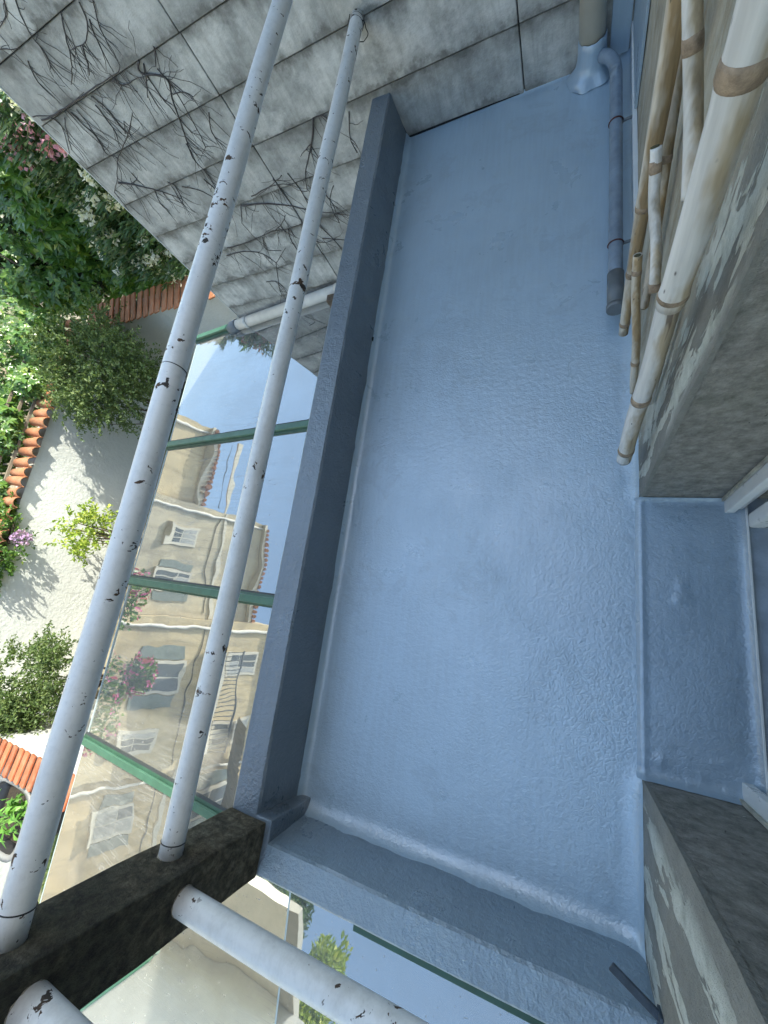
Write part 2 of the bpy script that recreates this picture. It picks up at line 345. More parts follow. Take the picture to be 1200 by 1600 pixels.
MAT['white_house'] = simple('white render', (.52, .53, .52), .9, nsc=2, var=.1, bumpv=.2)
MAT['room_floor'] = simple('room floor', (.22, .18, .13), .6, nsc=3, var=.15)
MAT['bark'] = simple('bark', (.09, .07, .05), .95, nsc=15, var=.4, bumpv=.8)

# ------------------------------------------------------------------ object helpers
def thing(name, label, cat, loc=(0, 0, 0), group=None):
    o = bpy.data.objects.new(name, None); COL.objects.link(o); o.location = loc; o.empty_display_size = .1
    o['label'] = label; o['category'] = cat
    if group: o['group'] = group
    return o
def tag(o, label, cat, group=None):
    o['label'] = label; o['category'] = cat
    if group: o['group'] = group
    return o
def put(o, parent):
    COL.objects.link(o)
    if parent is not None:
        o.parent = parent; loc = Vector((0, 0, 0)); q = parent
        while q is not None: loc += Vector(q.location); q = q.parent
        o.location = Vector(o.location) - loc
    return o
def mesh(name, verts, faces, m, parent=None, smooth=False):
    me = bpy.data.meshes.new(name); me.from_pydata([tuple(v) for v in verts], [], faces); me.update()
    me.materials.append(m)
    if smooth: me.polygons.foreach_set('use_smooth', [True] * len(me.polygons))
    return put(bpy.data.objects.new(name, me), parent)
def from_bm(name, bm, m, parent=None, smooth=False):
    me = bpy.data.meshes.new(name); bm.to_mesh(me); bm.free(); me.materials.append(m)
    if smooth: me.polygons.foreach_set('use_smooth', [True] * len(me.polygons))
    return put(bpy.data.objects.new(name, me), parent)
def box(name, lo, hi, m, parent=None, bevel=0.0, seg=2, jit=0.0, cuts=0):
    bm = bmesh.new(); bmesh.ops.create_cube(bm, size=1)
    lo = Vector(lo); hi = Vector(hi); c = (lo + hi) / 2; d = hi - lo
    for v in bm.verts: v.co = Vector((v.co.x * d.x, v.co.y * d.y, v.co.z * d.z)) + c
    if cuts: bmesh.ops.subdivide_edges(bm, edges=bm.edges[:], cuts=cuts, use_grid_fill=True)
    if jit:
        for v in bm.verts: v.co += mnoise.noise_vector(v.co * 6.0) * jit
    if bevel:
        es = [e for e in bm.edges if len(e.link_faces) == 2 and e.calc_face_angle(0) > .6]
        bmesh.ops.bevel(bm, geom=es, offset=bevel, segments=seg, profile=.6, affect='EDGES')
    return from_bm(name, bm, m, parent)
def tube_geo(pts, radii, n=12, caps=True, jit=0.0):
    pts = [Vector(p) for p in pts]; V = []; F = []
    if not hasattr(radii, '__len__'): radii = [radii] * len(pts)
    prev = None
    for i, p in enumerate(pts):
        d = (pts[min(i + 1, len(pts) - 1)] - pts[max(i - 1, 0)]).normalized()
        if prev is None:
            a = Vector((0, 0, 1)) if abs(d.z) < .9 else Vector((1, 0, 0)); u = d.cross(a).normalized()
        else: u = (prev - d * prev.dot(d)).normalized()
        prev = u; w = d.cross(u)
        for k in range(n):
            a = 2 * math.pi * k / n; r = radii[i] * (1 + (random.uniform(-jit, jit) if jit else 0))
            V.append(p + u * (math.cos(a) * r) + w * (math.sin(a) * r))
    for i in range(len(pts) - 1):
        for k in range(n):
            F.append((i * n + k, i * n + (k + 1) % n, (i + 1) * n + (k + 1) % n, (i + 1) * n + k))
    if caps:
        F.append(tuple(range(n - 1, -1, -1))); F.append(tuple(range((len(pts) - 1) * n, len(pts) * n)))
    return V, F
def tube(name, pts, radii, m, parent=None, n=12, caps=True, jit=0.0):
    V, F = tube_geo(pts, radii, n, caps, jit)
    o = mesh(name, V, F, m, parent)
    nn = len(pts) - 1
    o.data.polygons.foreach_set('use_smooth', [i < nn * n for i in range(len(o.data.polygons))])
    return o
def ring(name, c, axis, R, r, m, parent, n=28, k=6):
    axis = Vector(axis).normalized(); a = Vector((0, 0, 1)) if abs(axis.z) < .9 else Vector((1, 0, 0))
    u = axis.cross(a).normalized(); w = axis.cross(u); V = []; F = []
    for i in range(n):
        t = 2 * math.pi * i / n; d = u * math.cos(t) + w * math.sin(t)
        for j in range(k):
            s = 2 * math.pi * j / k; V.append(Vector(c) + d * (R + r * math.cos(s)) + axis * (r * math.sin(s)))
    for i in range(n):
        for j in range(k):
            F.append((i * k + j, ((i + 1) % n) * k + j, ((i + 1) % n) * k + (j + 1) % k, i * k + (j + 1) % k))
    return mesh(name, V, F, m, parent, True)
def lerp(a, b, t): return a + (b - a) * t

# ================================================================== THE TERRACE
XL, XR, YB, YT = -0.962, 0.20, -0.80, 2.77
def cove(d, r): return 0.0 if d >= r else r - math.sqrt(max(0, r * r - (r - d) ** 2))
def grid(xs, ys, zf):
    V = [(x, y, zf(x, y)) for y in ys for x in xs]; nx = len(xs)
    F = [(j * nx + i, j * nx + i + 1, (j + 1) * nx + i + 1, (j + 1) * nx + i) for j in range(len(ys) - 1) for i in range(nx - 1)]
    return V, F
def steps(a, b, d, fine, w):
    out = []; x = a
    while x < b - 1e-6:
        out.append(x); x += fine if (x - a < w or b - x < w) else d
    out.append(b); return out
def floor_z(x, y):
    wob = 1 + .16 * mnoise.noise(Vector((x * 3, y * 3, 0)))
    z = cove(x - XL, .030 * wob) + cove(XR - x, .055) * .55 * (0 if -.365 < y < .495 else 1) + cove(y - YB, .062 * wob)
    z += .0025 * mnoise.noise(Vector((x * 2.2, y * 2.2, 5))) + .0008 * mnoise.noise(Vector((x * 14, y * 14, 9)))
    if y > YT - .03: z += cove(YT - y, .03) * .4
    return z
V, F = grid(steps(XL, XR, .03, .007, .09), steps(YB, YT, .03, .008, .11), floor_z)
floor = mesh('terrace_floor', V, F, MAT['floor'], None, True); floor['kind'] = 'structure'
core = box('terrace_slab', (-1.09, -.905, -.95), (.2, 2.765, -.03), MAT['dark_concrete']); core['kind'] = 'structure'

def wall_strip(name, path_in_top, path_in_base, path_out, parent):
    pass
# long left parapet: battered inner face, slightly uneven
def uneven_prism(name, prof, axis, a, b, n, m, parent=None, amp=.0045, bevel_pts=None):
    """extrude a closed cross-section profile along x or y with low-frequency unevenness"""
    V = []; F = []; k = len(prof)
    for i in range(n + 1):
        s = lerp(a, b, i / n)
        for j, (h, z) in enumerate(prof):
            dn = mnoise.noise(Vector((s * 5, j * .7, 3))) * amp + mnoise.noise(Vector((s * 17, j * .9, 8))) * amp * .4
            p = (s, h + dn, z + dn * .7) if axis == 'x' else (h + dn, s, z + dn * .7)
            V.append(p)
    for i in range(n):
        for j in range(k):
            F.append((i * k + j, i * k + (j + 1) % k, (i + 1) * k + (j + 1) % k, (i + 1) * k + j))
    F.append(tuple(range(k))); F.append(tuple(range(n * k, (n + 1) * k)))
    o = mesh(name, V, F, m, parent)
    bm = bmesh.new(); bm.from_mesh(o.data); bmesh.ops.recalc_face_normals(bm, faces=bm.faces[:]); bm.to_mesh(o.data); bm.free()
    return o
lp = thing('parapet', 'long blue grey painted parapet below the two rails that end at the panel wall', 'parapet', (-1.03, 1.0, 0), 'terrace parapets')
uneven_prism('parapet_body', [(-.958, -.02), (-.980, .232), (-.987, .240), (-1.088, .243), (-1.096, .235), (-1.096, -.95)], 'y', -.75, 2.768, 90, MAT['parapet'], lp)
bp = thing('parapet', 'short blue grey painted parapet along the near end of the terrace', 'parapet', (-.4, -.86, 0), 'terrace parapets')
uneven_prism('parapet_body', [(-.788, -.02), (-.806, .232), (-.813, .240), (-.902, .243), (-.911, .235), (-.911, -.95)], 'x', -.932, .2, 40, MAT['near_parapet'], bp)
tube('drain_hole', [(-.9595, 1.342, .022), (-.975, 1.342, .022)], .014, MAT['hole'], lp, 12)

# corner pillar
pl = thing('concrete_pillar', 'square mossy dark concrete pillar standing on the parapet corner', 'pillar', (-1.016, -.83, 0))
box('shaft', (-1.098, -.912, .243), (-.936, -.752, 1.9), MAT['pillar'], pl, .006, 2, .006, 22)
box('painted_base', (-1.094, -.908, -.02), (-.915, -.742, .2425), MAT['parapet'], pl, .006, 2, .004, 6)

# ================================================================== RAILS
def rail(label, p0, p1, r, ties, end_mortar=None):
    d = (Vector(p1) - Vector(p0)); L = d.length; n = max(8, int(L / .06))
    t = thing('guard_rail', label, 'rail', p0, 'white guard rails')
    pts = [Vector(p0) + d * (i / n) + Vector((0, 0, .002 * math.sin(i * .35))) for i in range(n + 1)]
    tube('rail_tube', pts, [r * (1 + .012 * mnoise.noise(p * 9)) for p in pts], MAT['rail'], t, 28)
    for tt in ties:
        c = Vector(p0) + d.normalized() * tt
        ring('wire_tie', c, d + Vector((random.uniform(-.1, .1) * L, 0, random.uniform(-.12, .12) * L)), r + .0012, .0014, MAT['wire'], t)
    if end_mortar is not None:
        bm = bmesh.new(); bmesh.ops.create_icosphere(bm, subdivisions=3, radius=1)
        ax = d.normalized()
        for v in bm.verts:
            q = v.co.copy(); s = q.dot(ax); q = (q - ax * s) * (r * 1.06) + ax * s * .012
            v.co = Vector(end_mortar) + q * (1 + .16 * mnoise.noise(v.co * 5))
        from_bm('mortar_collar', bm, MAT['mortar'], t)
    return t
r1 = rail('upper white chipped rail above the long parapet, outermost in the photo', (-1.03, -.754, .940), (-1.03, 2.766, .938), .0325, (.06, 1.33), (-1.03, -.757, .94))
r2 = rail('lower white chipped rail above the long parapet, tied with black wire at the panel wall', (-1.028, -.754, .553), (-1.015, 2.766, .562), .0325, (.035, 3.47, 3.495), (-1.028, -.757, .553))
r3 = rail('lower white rail leaving the dark side of the pillar above the short parapet', (-.938, -.828, .565), (.19, -.828, .565), .0338, (), (-.938, -.828, .565))
r4 = rail('upper white rail leaving the pillar at the bottom left corner', (-.938, -.828, .925), (.19, -.828, .925), .036, (), (-.938, -.828, .925))
lw = []
for i in range(30):
    a = i / 29 * 5.2; lw.append((-1.02 + .044 * math.cos(a + 2) + .004 * math.sin(i), 2.745 - .02 * i / 29, .56 - .01 + .05 * math.sin(a + 2) - .02 * (i / 29)))
tube('wire_loop', lw, .0022, MAT['wire'], r2, 6)

# ================================================================== NEIGHBOUR WALL OF PRECAST PANELS
nw = thing('panel_wall', 'tall grey precast concrete panel wall overgrown with dry creeper stems', 'wall', (-1.5, 2.9, 0))
box('wall_core', (-3.235, 2.793, -3.4), (.8, 3.05, 3.9), MAT['joint'], nw)
box('upper_cladding', (-3.238, 2.775, 1.966), (.8, 2.792, 3.9), MAT['dark_concrete'], nw)
def panel_mesh(w, h):
    bm = bmesh.new(); bmesh.ops.create_cube(bm, size=1)
    for v in bm.verts:
        v.co = Vector(((v.co.x + .5) * w, (v.co.y + .5) * .022, (v.co.z + .5) * h))
        if v.co.y < .01 and v.co.z < .01: v.co.y -= .009
    bmesh.ops.bevel(bm, geom=bm.edges[:], offset=.003, segments=1, affect='EDGES')
    me = bpy.data.meshes.new('panel'); bm.to_mesh(me); bm.free(); me.materials.append(MAT['panel']); return me
H0 = .2815
cols = [(-3.236, -1.932), (-1.926, -.299), (-.293, .80)]
pm = [panel_mesh(b - a, H0 - .006) for a, b in cols]
for r in range(-5, 7):
    for ci, (a, b) in enumerate(cols):
        o = bpy.data.objects.new('panel', pm[ci]); o.location = (a, 2.770 + random.uniform(-.002, .002), r * H0 - .002)
        put(o, nw)
box('edge_strip', (-3.248, 2.766, -3.4), (-3.239, 3.05, 3.9), MAT['edge'], nw)

tube('shadow_gap', [(-.957, 2.7605, .006), (-.6, 2.7605, .008), (-.32, 2.7605, .006)], [.006, .005, .002], MAT['hole'], nw, 6)  # black strips put in for the shadow gaps at floor and parapet end
tube('shadow_gap', [(-.963, 2.7605, .01), (-.978, 2.7605, .12), (-.988, 2.7605, .238)], [.006, .005, .004], MAT['hole'], nw, 6)
# dry creeper stems clinging to the panels: (x, z) on the wall
VN = {
'a':[[(-3.18,0.86),(-2.99,0.85),(-2.82,0.85),(-2.56,0.85),(-2.42,0.85),(-2.38,0.86)],[(-3.22,0.90),(-3.05,0.85),(-2.89,0.85),(-2.73,0.86)],[(-2.65,1.24),(-2.71,1.18),(-2.74,1.13),(-2.75,1.08),(-2.77,1.03),(-2.81,1.00)],[(-2.90,1.07),(-2.96,0.99),(-2.95,0.89)],[(-2.47,1.12),(-2.55,1.06),(-2.60,1.01),(-2.69,0.95),(-2.77,0.91)],[(-2.33,1.11),(-2.37,1.05),(-2.44,1.01),(-2.49,1.00),(-2.60,1.01)],[(-2.35,1.05),(-2.40,0.98),(-2.45,0.86)],[(-2.25,1.09),(-2.32,1.02),(-2.35,0.96),(-2.38,0.86)],[(-2.50,1.00),(-2.56,0.94),(-2.61,0.90)],[(-3.00,1.16),(-2.94,1.14),(-2.88,1.12)],[(-2.72,1.26),(-2.77,1.23),(-2.88,1.21)]],
'b':[[(-2.93,0.82),(-2.93,0.77),(-2.92,0.67),(-2.96,0.58),(-2.92,0.55)],[(-2.71,0.83),(-2.68,0.76),(-2.69,0.69),(-2.69,0.63),(-2.69,0.61),(-2.83,0.56),(-2.92,0.53),(-3.06,0.44),(-3.19,0.38)],[(-2.69,0.61),(-2.62,0.64),(-2.54,0.68)],[(-2.70,0.62),(-2.64,0.67)],[(-2.88,0.82),(-2.90,0.72),(-2.96,0.60)],[(-3.01,0.82),(-3.08,0.77),(-3.19,0.68)],[(-2.73,0.79),(-2.75,0.67),(-2.81,0.59)],[(-3.10,0.85),(-3.09,0.79),(-3.23,0.67)]],
'c':[[(-3.08,0.42),(-3.00,0.38),(-2.90,0.32),(-2.79,0.24),(-2.71,0.17)],[(-2.70,0.30),(-2.68,0.26),(-2.71,0.17),(-2.75,0.14)],[(-2.63,0.24),(-2.50,0.16),(-2.46,0.08)],[(-2.42,0.23),(-2.39,0.12)],[(-2.86,0.29),(-2.91,0.20),(-2.91,0.16)],[(-3.19,0.38),(-3.23,0.24)],[(-2.91,0.43),(-2.92,0.39),(-2.98,0.38),(-2.96,0.41)]],
'd':[[(-2.25,0.84),(-2.29,0.80),(-2.19,0.75),(-2.17,0.71),(-2.22,0.65),(-2.27,0.56),(-2.32,0.47),(-2.38,0.36),(-2.37,0.26),(-2.39,0.13),(-2.40,0.04)],[(-2.27,0.78),(-2.28,0.68),(-2.27,0.58)],[(-2.18,0.78),(-2.17,0.68),(-2.20,0.52),(-2.24,0.38)],[(-2.06,0.52),(-2.13,0.43),(-2.11,0.33)],[(-2.24,0.82),(-2.30,0.76),(-2.37,0.70)],[(-2.20,0.66),(-2.13,0.65),(-2.09,0.61)],[(-2.48,0.86),(-2.46,0.80),(-2.36,0.79),(-2.29,0.78)],[(-2.27,0.55),(-2.26,0.47)],[(-2.11,0.85),(-2.18,0.79)],[(-2.35,0.44),(-2.37,0.36),(-2.39,0.30)]],
'e':[[(-1.46,0.28),(-1.55,0.17),(-1.62,0.10),(-1.70,0.02),(-1.75,-0.08)],[(-1.55,0.17),(-1.66,0.13)],[(-1.56,0.17),(-1.55,0.07)],[(-1.37,0.24),(-1.41,0.28),(-1.46,0.28)],[(-2.17,0.02),(-1.96,0.03),(-1.83,-0.00),(-1.72,0.00)],[(-1.93,0.07),(-1.92,-0.12),(-1.92,-0.24)],[(-1.86,0.07),(-2.00,0.03),(-2.17,-0.00)],[(-1.24,0.24),(-1.30,0.12),(-1.30,0.03)],[(-1.81,0.07),(-1.79,-0.07),(-1.81,-0.21)]],
'f':[[(-2.30,-0.01),(-2.13,-0.05),(-1.95,-0.12),(-1.82,-0.20),(-1.67,-0.27),(-1.54,-0.33)],[(-2.69,-0.27),(-2.53,-0.28),(-2.33,-0.27),(-2.19,-0.26),(-2.07,-0.28),(-1.90,-0.27),(-1.80,-0.24)],[(-2.76,-0.33),(-2.58,-0.34),(-2.43,-0.41),(-2.38,-0.52)],[(-2.38,-0.52),(-2.20,-0.42)],[(-2.32,-0.28),(-2.37,-0.38),(-2.25,-0.43)],[(-3.13,-0.28),(-2.92,-0.28)],[(-2.61,-0.67),(-2.50,-0.70),(-2.50,-0.85)],[(-1.81,-0.34),(-1.77,-0.45),(-1.75,-0.59)],[(-1.85,-0.43),(-1.68,-0.50)],[(-1.92,-0.24),(-1.95,-0.35),(-1.89,-0.46),(-1.77,-0.47)],[(-2.07,-0.28),(-2.11,-0.38),(-2.11,-0.49)],[(-2.31,-0.02),(-2.40,-0.13)],[(-2.19,-0.26),(-2.09,-0.23),(-2.02,-0.18)],[(-1.64,-0.12),(-1.62,-0.22),(-1.64,-0.29)],[(-1.55,-0.10),(-1.64,-0.21),(-1.65,-0.36)],[(-2.38,-0.52),(-2.53,-0.76),(-2.56,-0.83)]]}
VL = {'a': 'tangle of dry creeper stems along a joint at the top left of the panel wall',
      'b': 'dry creeper branch forking beside the outer edge of the panel wall',
      'c': 'thin dry creeper stem running sideways from the outer edge of the panel wall',
      'd': 'long dry creeper stem climbing left of the upper rail',
      'e': 'star shaped spray of dry creeper twigs between the two rails',
      'f': 'dense web of dry creeper stems low between the rails above the white drain pipe'}
rv = random.Random(3)
def smooth_poly(pl_, sub=4):
    P = [Vector((x, 0, z)) for x, z in pl_]; out = []
    for i in range(len(P) - 1):
        p0 = P[max(i - 1, 0)]; p1 = P[i]; p2 = P[i + 1]; p3 = P[min(i + 2, len(P) - 1)]
        for k in range(sub):
            t = k / sub
            out.append(.5 * ((2 * p1) + (p2 - p0) * t + (2 * p0 - 5 * p1 + 4 * p2 - p3) * t * t + (3 * p1 - p0 - 3 * p2 + p3) * t ** 3))
    out.append(P[-1]); return out
def wpt(p, r):
    return Vector((p.x + .006 * mnoise.noise(Vector((p.x * 25, p.z * 25, 1))), 2.7625 - r, p.z + .006 * mnoise.noise(Vector((p.x * 25, p.z * 25, 7)))))
for key, polys in VN.items():
    V = []; F = []
    def addtube(pts, rr):
        v, f = tube_geo(pts, rr, 5, True); b0 = len(V); V.extend(v); F.extend([tuple(i + b0 for i in q) for q in f])
    for ip, pl_ in enumerate(polys):
        sp = smooth_poly(pl_); r0 = (.0062 if ip == 0 else .0034) * rv.uniform(.8, 1.25); n = len(sp)
        if key == 'f' and ip in (1, 2): r0 *= 1.3
        rr = [lerp(r0, .0018, i / (n - 1)) for i in range(n)]
        addtube([wpt(p, r_) for p, r_ in zip(sp, rr)], rr)
        for k in range(int(n * .55)):
            i = rv.randrange(n); p = sp[i].copy(); a = rv.choice((rv.uniform(0, 6.28), rv.uniform(4.2, 5.4), rv.uniform(4.2, 5.4))); L = rv.uniform(.03, .26); tw = [p.copy()]
            for q in range(5):
                a += rv.uniform(-.45, .45); p = p + Vector((math.cos(a), 0, math.sin(a) - .3)) * (L / 5); tw.append(p.copy())
            if min(q.x for q in tw) > -3.22: addtube([wpt(q, .0015) for q in tw], [.0017, .0015, .0013, .0011, .0009, .0007])
    o = mesh('creeper_stem', V, F, MAT['dry_stem'], None, True); tag(o, VL[key], 'creeper', 'dry creeper on the panel wall')

# ================================================================== THE HOUSE ON THE RIGHT
house = thing('house', 'weathered grey and beige house front along the right side of the terrace', 'house', (.4, 0, 0))
def wall_box(name, lo, hi, m, cut=0): return box(name, lo, hi, m, house, 0)
# far facade section and near pier: separate front skins (roughly cast) over the cores
box('wall_section', (.208, .503, -4.5), (.62, 2.765, 4.5), MAT['reveal'], house, .004)
box('pier', (.208, -6.0, -4.5), (.62, -.372, 4.5), MAT['reveal'], house, .004)
def skin(name, y0, y1, z0, z1):
    ys = [lerp(y0, y1, i / 60) for i in range(61)]; zs = [lerp(z0, z1, i / 60) for i in range(61)]
    V = []; n = 61
    for z in zs:
        for y in ys:
            e = .004 * mnoise.noise(Vector((y * 4, z * 4, 2))) + .0015 * mnoise.noise(Vector((y * 25, z * 25, 6)))
            V.append((.2005 + e, y, z))
    F = [(j * n + i, (j + 1) * n + i, (j + 1) * n + i + 1, j * n + i + 1) for j in range(n - 1) for i in range(n - 1)]
    # closing edges back to the core
    b0 = len(V)
    V += [(.212, y0, z) for z in zs] + [(.212, y1, z) for z in zs]
    for j in range(n - 1):
        F.append((j * n, b0 + j, b0 + j + 1, (j + 1) * n)); F.append((j * n + n - 1, (j + 1) * n + n - 1, b0 + n + j + 1, b0 + n + j))
    return mesh(name, V, F, MAT['facade'], house)
skin('render_coat', .5, 2.768, .0, 2.2); skin('render_coat', -2.2, -.37, .0, 2.2)
box('lintel', (.203, -.371, 2.3), (.62, .502, 4.5), MAT['reveal'], house)
box('wall_above', (.19, -6, 2.21), (.2, 2.765, 4.5), MAT['dark_concrete'], house)
# doorway sill painted with the terrace
def sill_z(x, y):
    z = .010 + cove(y - -.37, .03) * .9 + cove(.5 - y, .018) + .0018 * mnoise.noise(Vector((x * 9, y * 9, 3)))
    z += .005 * math.exp(-((x - .206) / .010) ** 2) - .012 * max(0.0, (.200 - x) / .012)
    z += cove(.484 - x, .03) * .5
    z += .006 * max(0, mnoise.noise(Vector((x * 30, y * 30, 1)))) * (1 if y < -.28 else 0)
    for (bx_, by_, s_) in ((.315, .215, .012), (.322, .175, .014), (.305, .165, .01)):
        z += .004 * math.exp(-((x - bx_) ** 2 + (y - by_) ** 2) / (2 * s_ * s_))
    return z
V, F = grid([lerp(.186, .484, i / 50) for i in range(51)], [lerp(-.37, .5, i / 110) for i in range(111)], sill_z)
mesh('door_sill', V, F, MAT['sill'], house, True)
box('threshold', (.484, -.372, -.4), (.62, .503, .014), MAT['track'], house)
box('threshold_bead', (.484, -.366, .002), (.4895, .497, .030), MAT['white_frame'], house, .001)
fr = thing('door_frame', 'white aluminium door frame set in the dark concrete doorway', 'door frame', (.46, .06, 0))
for s, y0, y1 in ((1, .455, .4985), (-1, -.368, -.318)):
    box('jamb', (.437, y0, .004), (.462, y1, 2.25), MAT['white_frame'], fr, .003)
    box('jamb', (.4623, y0 + (.012 if s > 0 else 0), .004), (.482, y1 - (0 if s > 0 else .012), 2.25), MAT['white_frame'], fr, .003)
    box('sealant', (.428, (y1 - .006) if s > 0 else (y0 - .002), .0), (.4365, (y1 + .004) if s > 0 else (y0 + .008), 2.25), MAT['old_putty'], fr, .002, 2, .002, 10)
    box('stile', (.4905, (.405 if s > 0 else -.318), .016), (.535, (.452 if s > 0 else -.270), 2.2), MAT['white_frame'], fr, .012, 4)
box('head', (.437, -.317, 2.252), (.53, .454, 2.298), MAT['white_frame'], fr, .003)
box('room_floor', (.62, -.36, -.2), (3.2, .5, .0), MAT['room_floor'], house)
box('room_wall', (3.2, -1, -.2), (3.3, 1, 2.4), MAT['white_house'], house)
box('upper_storey', (.625, -6, 2.42), (7, 2.765, 4.5), MAT['white_house'], house)
box('end_wall', (.625, 2.5, -4.5), (7, 2.765, 2.41), MAT['white_house'], house)
box('back_wall', (6.8, -6, -4.5), (7, 2.49, 2.41), MAT['white_house'], house)
# painted upstand, trunking and painted far corner of the facade
box('painted_upstand', (.186, 1.22, .012), (.2015, 2.766, .088), MAT['sill'], house, .003, 2, .002, 8)
box('trunking', (.182, 1.52, .094), (.2, 2.764, .114), MAT['white_frame'], house, .003, 2, .001, 8)
box('painted_panel', (.188, 2.2, .118), (.1985, 2.764, 2.2), MAT['sill'], house, .002)
box('painted_corner', (.100, 2.752, .012), (.1815, 2.7645, .62), MAT['sill'], house, .002, 2, .002, 5)
# steel bracket on the near pier
br = thing('steel_bracket', 'small dark steel bracket sticking out of the near pier above the parapet', 'bracket', (.2, -.76, .28))
bm = bmesh.new()
def bar(bm, a, b, w, h):
    a = Vector(a); b = Vector(b); d = (b - a).normalized(); u = d.cross(Vector((0, 0, 1))).normalized(); w_ = u.cross(d)
    vs = [bm.verts.new(p + u * (sx * w / 2) + w_ * (sz * h / 2)) for p in (a, b) for sx, sz in ((-1, -1), (1, -1), (1, 1), (-1, 1))]
    for f in ((0, 1, 2, 3), (7, 6, 5, 4), (0, 4, 5, 1), (1, 5, 6, 2), (2, 6, 7, 3), (3, 7, 4, 0)): bm.faces.new([vs[i] for i in f])
bar(bm, (.102, -.722, .268), (.200, -.778, .268), .019, .008)
bmesh.ops.bevel(bm, geom=bm.edges[:], offset=.0015, segments=1, affect='EDGES'); from_bm('arm', bm, MAT['steel'], br)
box('base_plate', (.1935, -.800, .250), (.2005, -.764, .292), MAT['steel'], br, .002)

# ---- pipes in the far corner
dp = thing('downpipe', 'cream downpipe with a thick blue painted collar in the far corner', 'downpipe', (.022, 2.70, 0))
tube('pipe', [(.020, 2.700, .11), (.020, 2.700, 3.5)], .055, MAT['cream'], dp, 32)
V = []; F = []; n = 32; prof = [(.105, .004), (.098, .02), (.082, .035), (.070, .05), (.064, .08), (.061, .12), (.0605, .15), (.056, .153)]
for (r_, z_) in prof:
    for k in range(n):
        a = 2 * math.pi * k / n; q = r_ * (1 + .22 * (1 if z_ < .06 else .15) * mnoise.noise(Vector((math.cos(a) * 1.6, math.sin(a) * 1.6, z_ * 18))))
        V.append((.022 + math.cos(a) * q, min(2.763, 2.698 + math.sin(a) * q), z_ + .01 * mnoise.noise(Vector((math.cos(a) * 2, math.sin(a) * 2, 4)))))
for i in range(len(prof) - 1):
    for k in range(n): F.append((i * n + k, i * n + (k + 1) % n, (i + 1) * n + (k + 1) % n, (i + 1) * n + k))
mesh('painted_collar', V, F, MAT['sill'], dp, True)
gp = thing('waste_pipe', 'blue grey waste pipe lying along the foot of the house wall', 'pipe', (.122, 1.3, 0))
el = [(.121, 2.50, .094)] + [(.121 - .05 * (1 - math.cos(a)), 2.50 + .11 * math.sin(a) + .02 * a, .094) for a in [i * .16 for i in range(1, 10)]] + [(.06, 2.66, .09)]
tube('pipe', [(.122, 1.38 + i * .07, .094 + .001 * math.sin(i)) for i in range(17)] + el, .0255, MAT['grey_pvc'], gp, 24)
tube('coupling', [(.122, 1.232, .094), (.122, 1.392, .094)], .0295, MAT['cap_pvc'], gp, 28)
tube('end_cap', [(.122, 1.226, .094), (.122, 1.246, .094)], .0315, MAT['cap_pvc'], gp, 28)
for yy in (2.19, 1.534):
    ring('clamp', (.122, yy, .094), (0, 1, .12), .0275, .0028, MAT['clamp'], gp, 28, 6)
    tube('clamp_stud', [(.148, yy, .094), (.19, yy, .10)], .006, MAT['cap_pvc'], gp, 8)
# ---- bamboo canes leaning on the wall
def cane(label, p0, p1, r0, r1, m, nodes, bend=0.0, seed=0):
    rr = random.Random(seed); p0 = Vector(p0); p1 = Vector(p1); d = p1 - p0; n = 48
    t = thing('bamboo_cane', label, 'bamboo', tuple(p0), 'bamboo canes leaning on the house wall')
    perp = Vector((0, 1, 0)); pts = []; rad_ = []
    for i in range(n + 1):
        s = i / n; p = p0 + d * s + perp * (bend * math.sin(s * math.pi)) + Vector((.002 * math.sin(s * 9 + seed), .003 * math.sin(s * 7 + seed * 2), 0))
        r = lerp(r0, r1, s)
        for nd in nodes:
            dd = abs(s - nd) * d.length; r *= 1 + .10 * math.exp(-(dd / .010) ** 2) - .03 * math.exp(-(dd / .03) ** 2)
        pts.append(p); rad_.append(r)
    c = tube('culm', pts, rad_, m, t, 22)
    for nd in nodes:
        k = nd * n; i = int(k); q = pts[i].lerp(pts[min(i + 1, n)], k - i); r = lerp(r0, r1, nd) * 1.045; a = d.normalized()
        hgt = rr.uniform(.006, .013)
        tube('node', [q - a * hgt, q - a * hgt * .5, q + a * hgt * .4, q + a * hgt], [r * .985, r * 1.05, r * 1.04, r * .985], MAT['bam_node'], t, 22)
    a = d.normalized()
    tube('cut_end', [p0 - a * .0012, p0 + a * .002], r0 * .72, MAT['bam_end'], t, 18)
    tube('cut_end', [p1 - a * .002, p1 + a * .0012], r1 * .72, MAT['bam_end'], t, 18)
    return t
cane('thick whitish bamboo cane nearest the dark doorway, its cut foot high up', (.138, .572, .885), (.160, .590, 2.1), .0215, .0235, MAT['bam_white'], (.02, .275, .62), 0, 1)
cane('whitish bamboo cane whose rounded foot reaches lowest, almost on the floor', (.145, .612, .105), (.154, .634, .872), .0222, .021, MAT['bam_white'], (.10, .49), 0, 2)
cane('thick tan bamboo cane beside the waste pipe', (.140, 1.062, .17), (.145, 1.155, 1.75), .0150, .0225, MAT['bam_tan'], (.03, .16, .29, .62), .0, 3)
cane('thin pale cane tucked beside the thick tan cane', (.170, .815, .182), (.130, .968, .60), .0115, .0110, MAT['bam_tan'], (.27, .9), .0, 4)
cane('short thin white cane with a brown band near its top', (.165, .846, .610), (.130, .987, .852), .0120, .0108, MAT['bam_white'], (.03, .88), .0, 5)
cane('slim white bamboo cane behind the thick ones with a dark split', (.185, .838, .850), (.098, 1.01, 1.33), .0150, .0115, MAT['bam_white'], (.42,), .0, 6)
cane('brown cane half hidden behind the tan one', (.176, 1.0, .36), (.178, 1.40, 1.55), .011, .012, MAT['bam_tan'], (.3, .7), 0, 7)
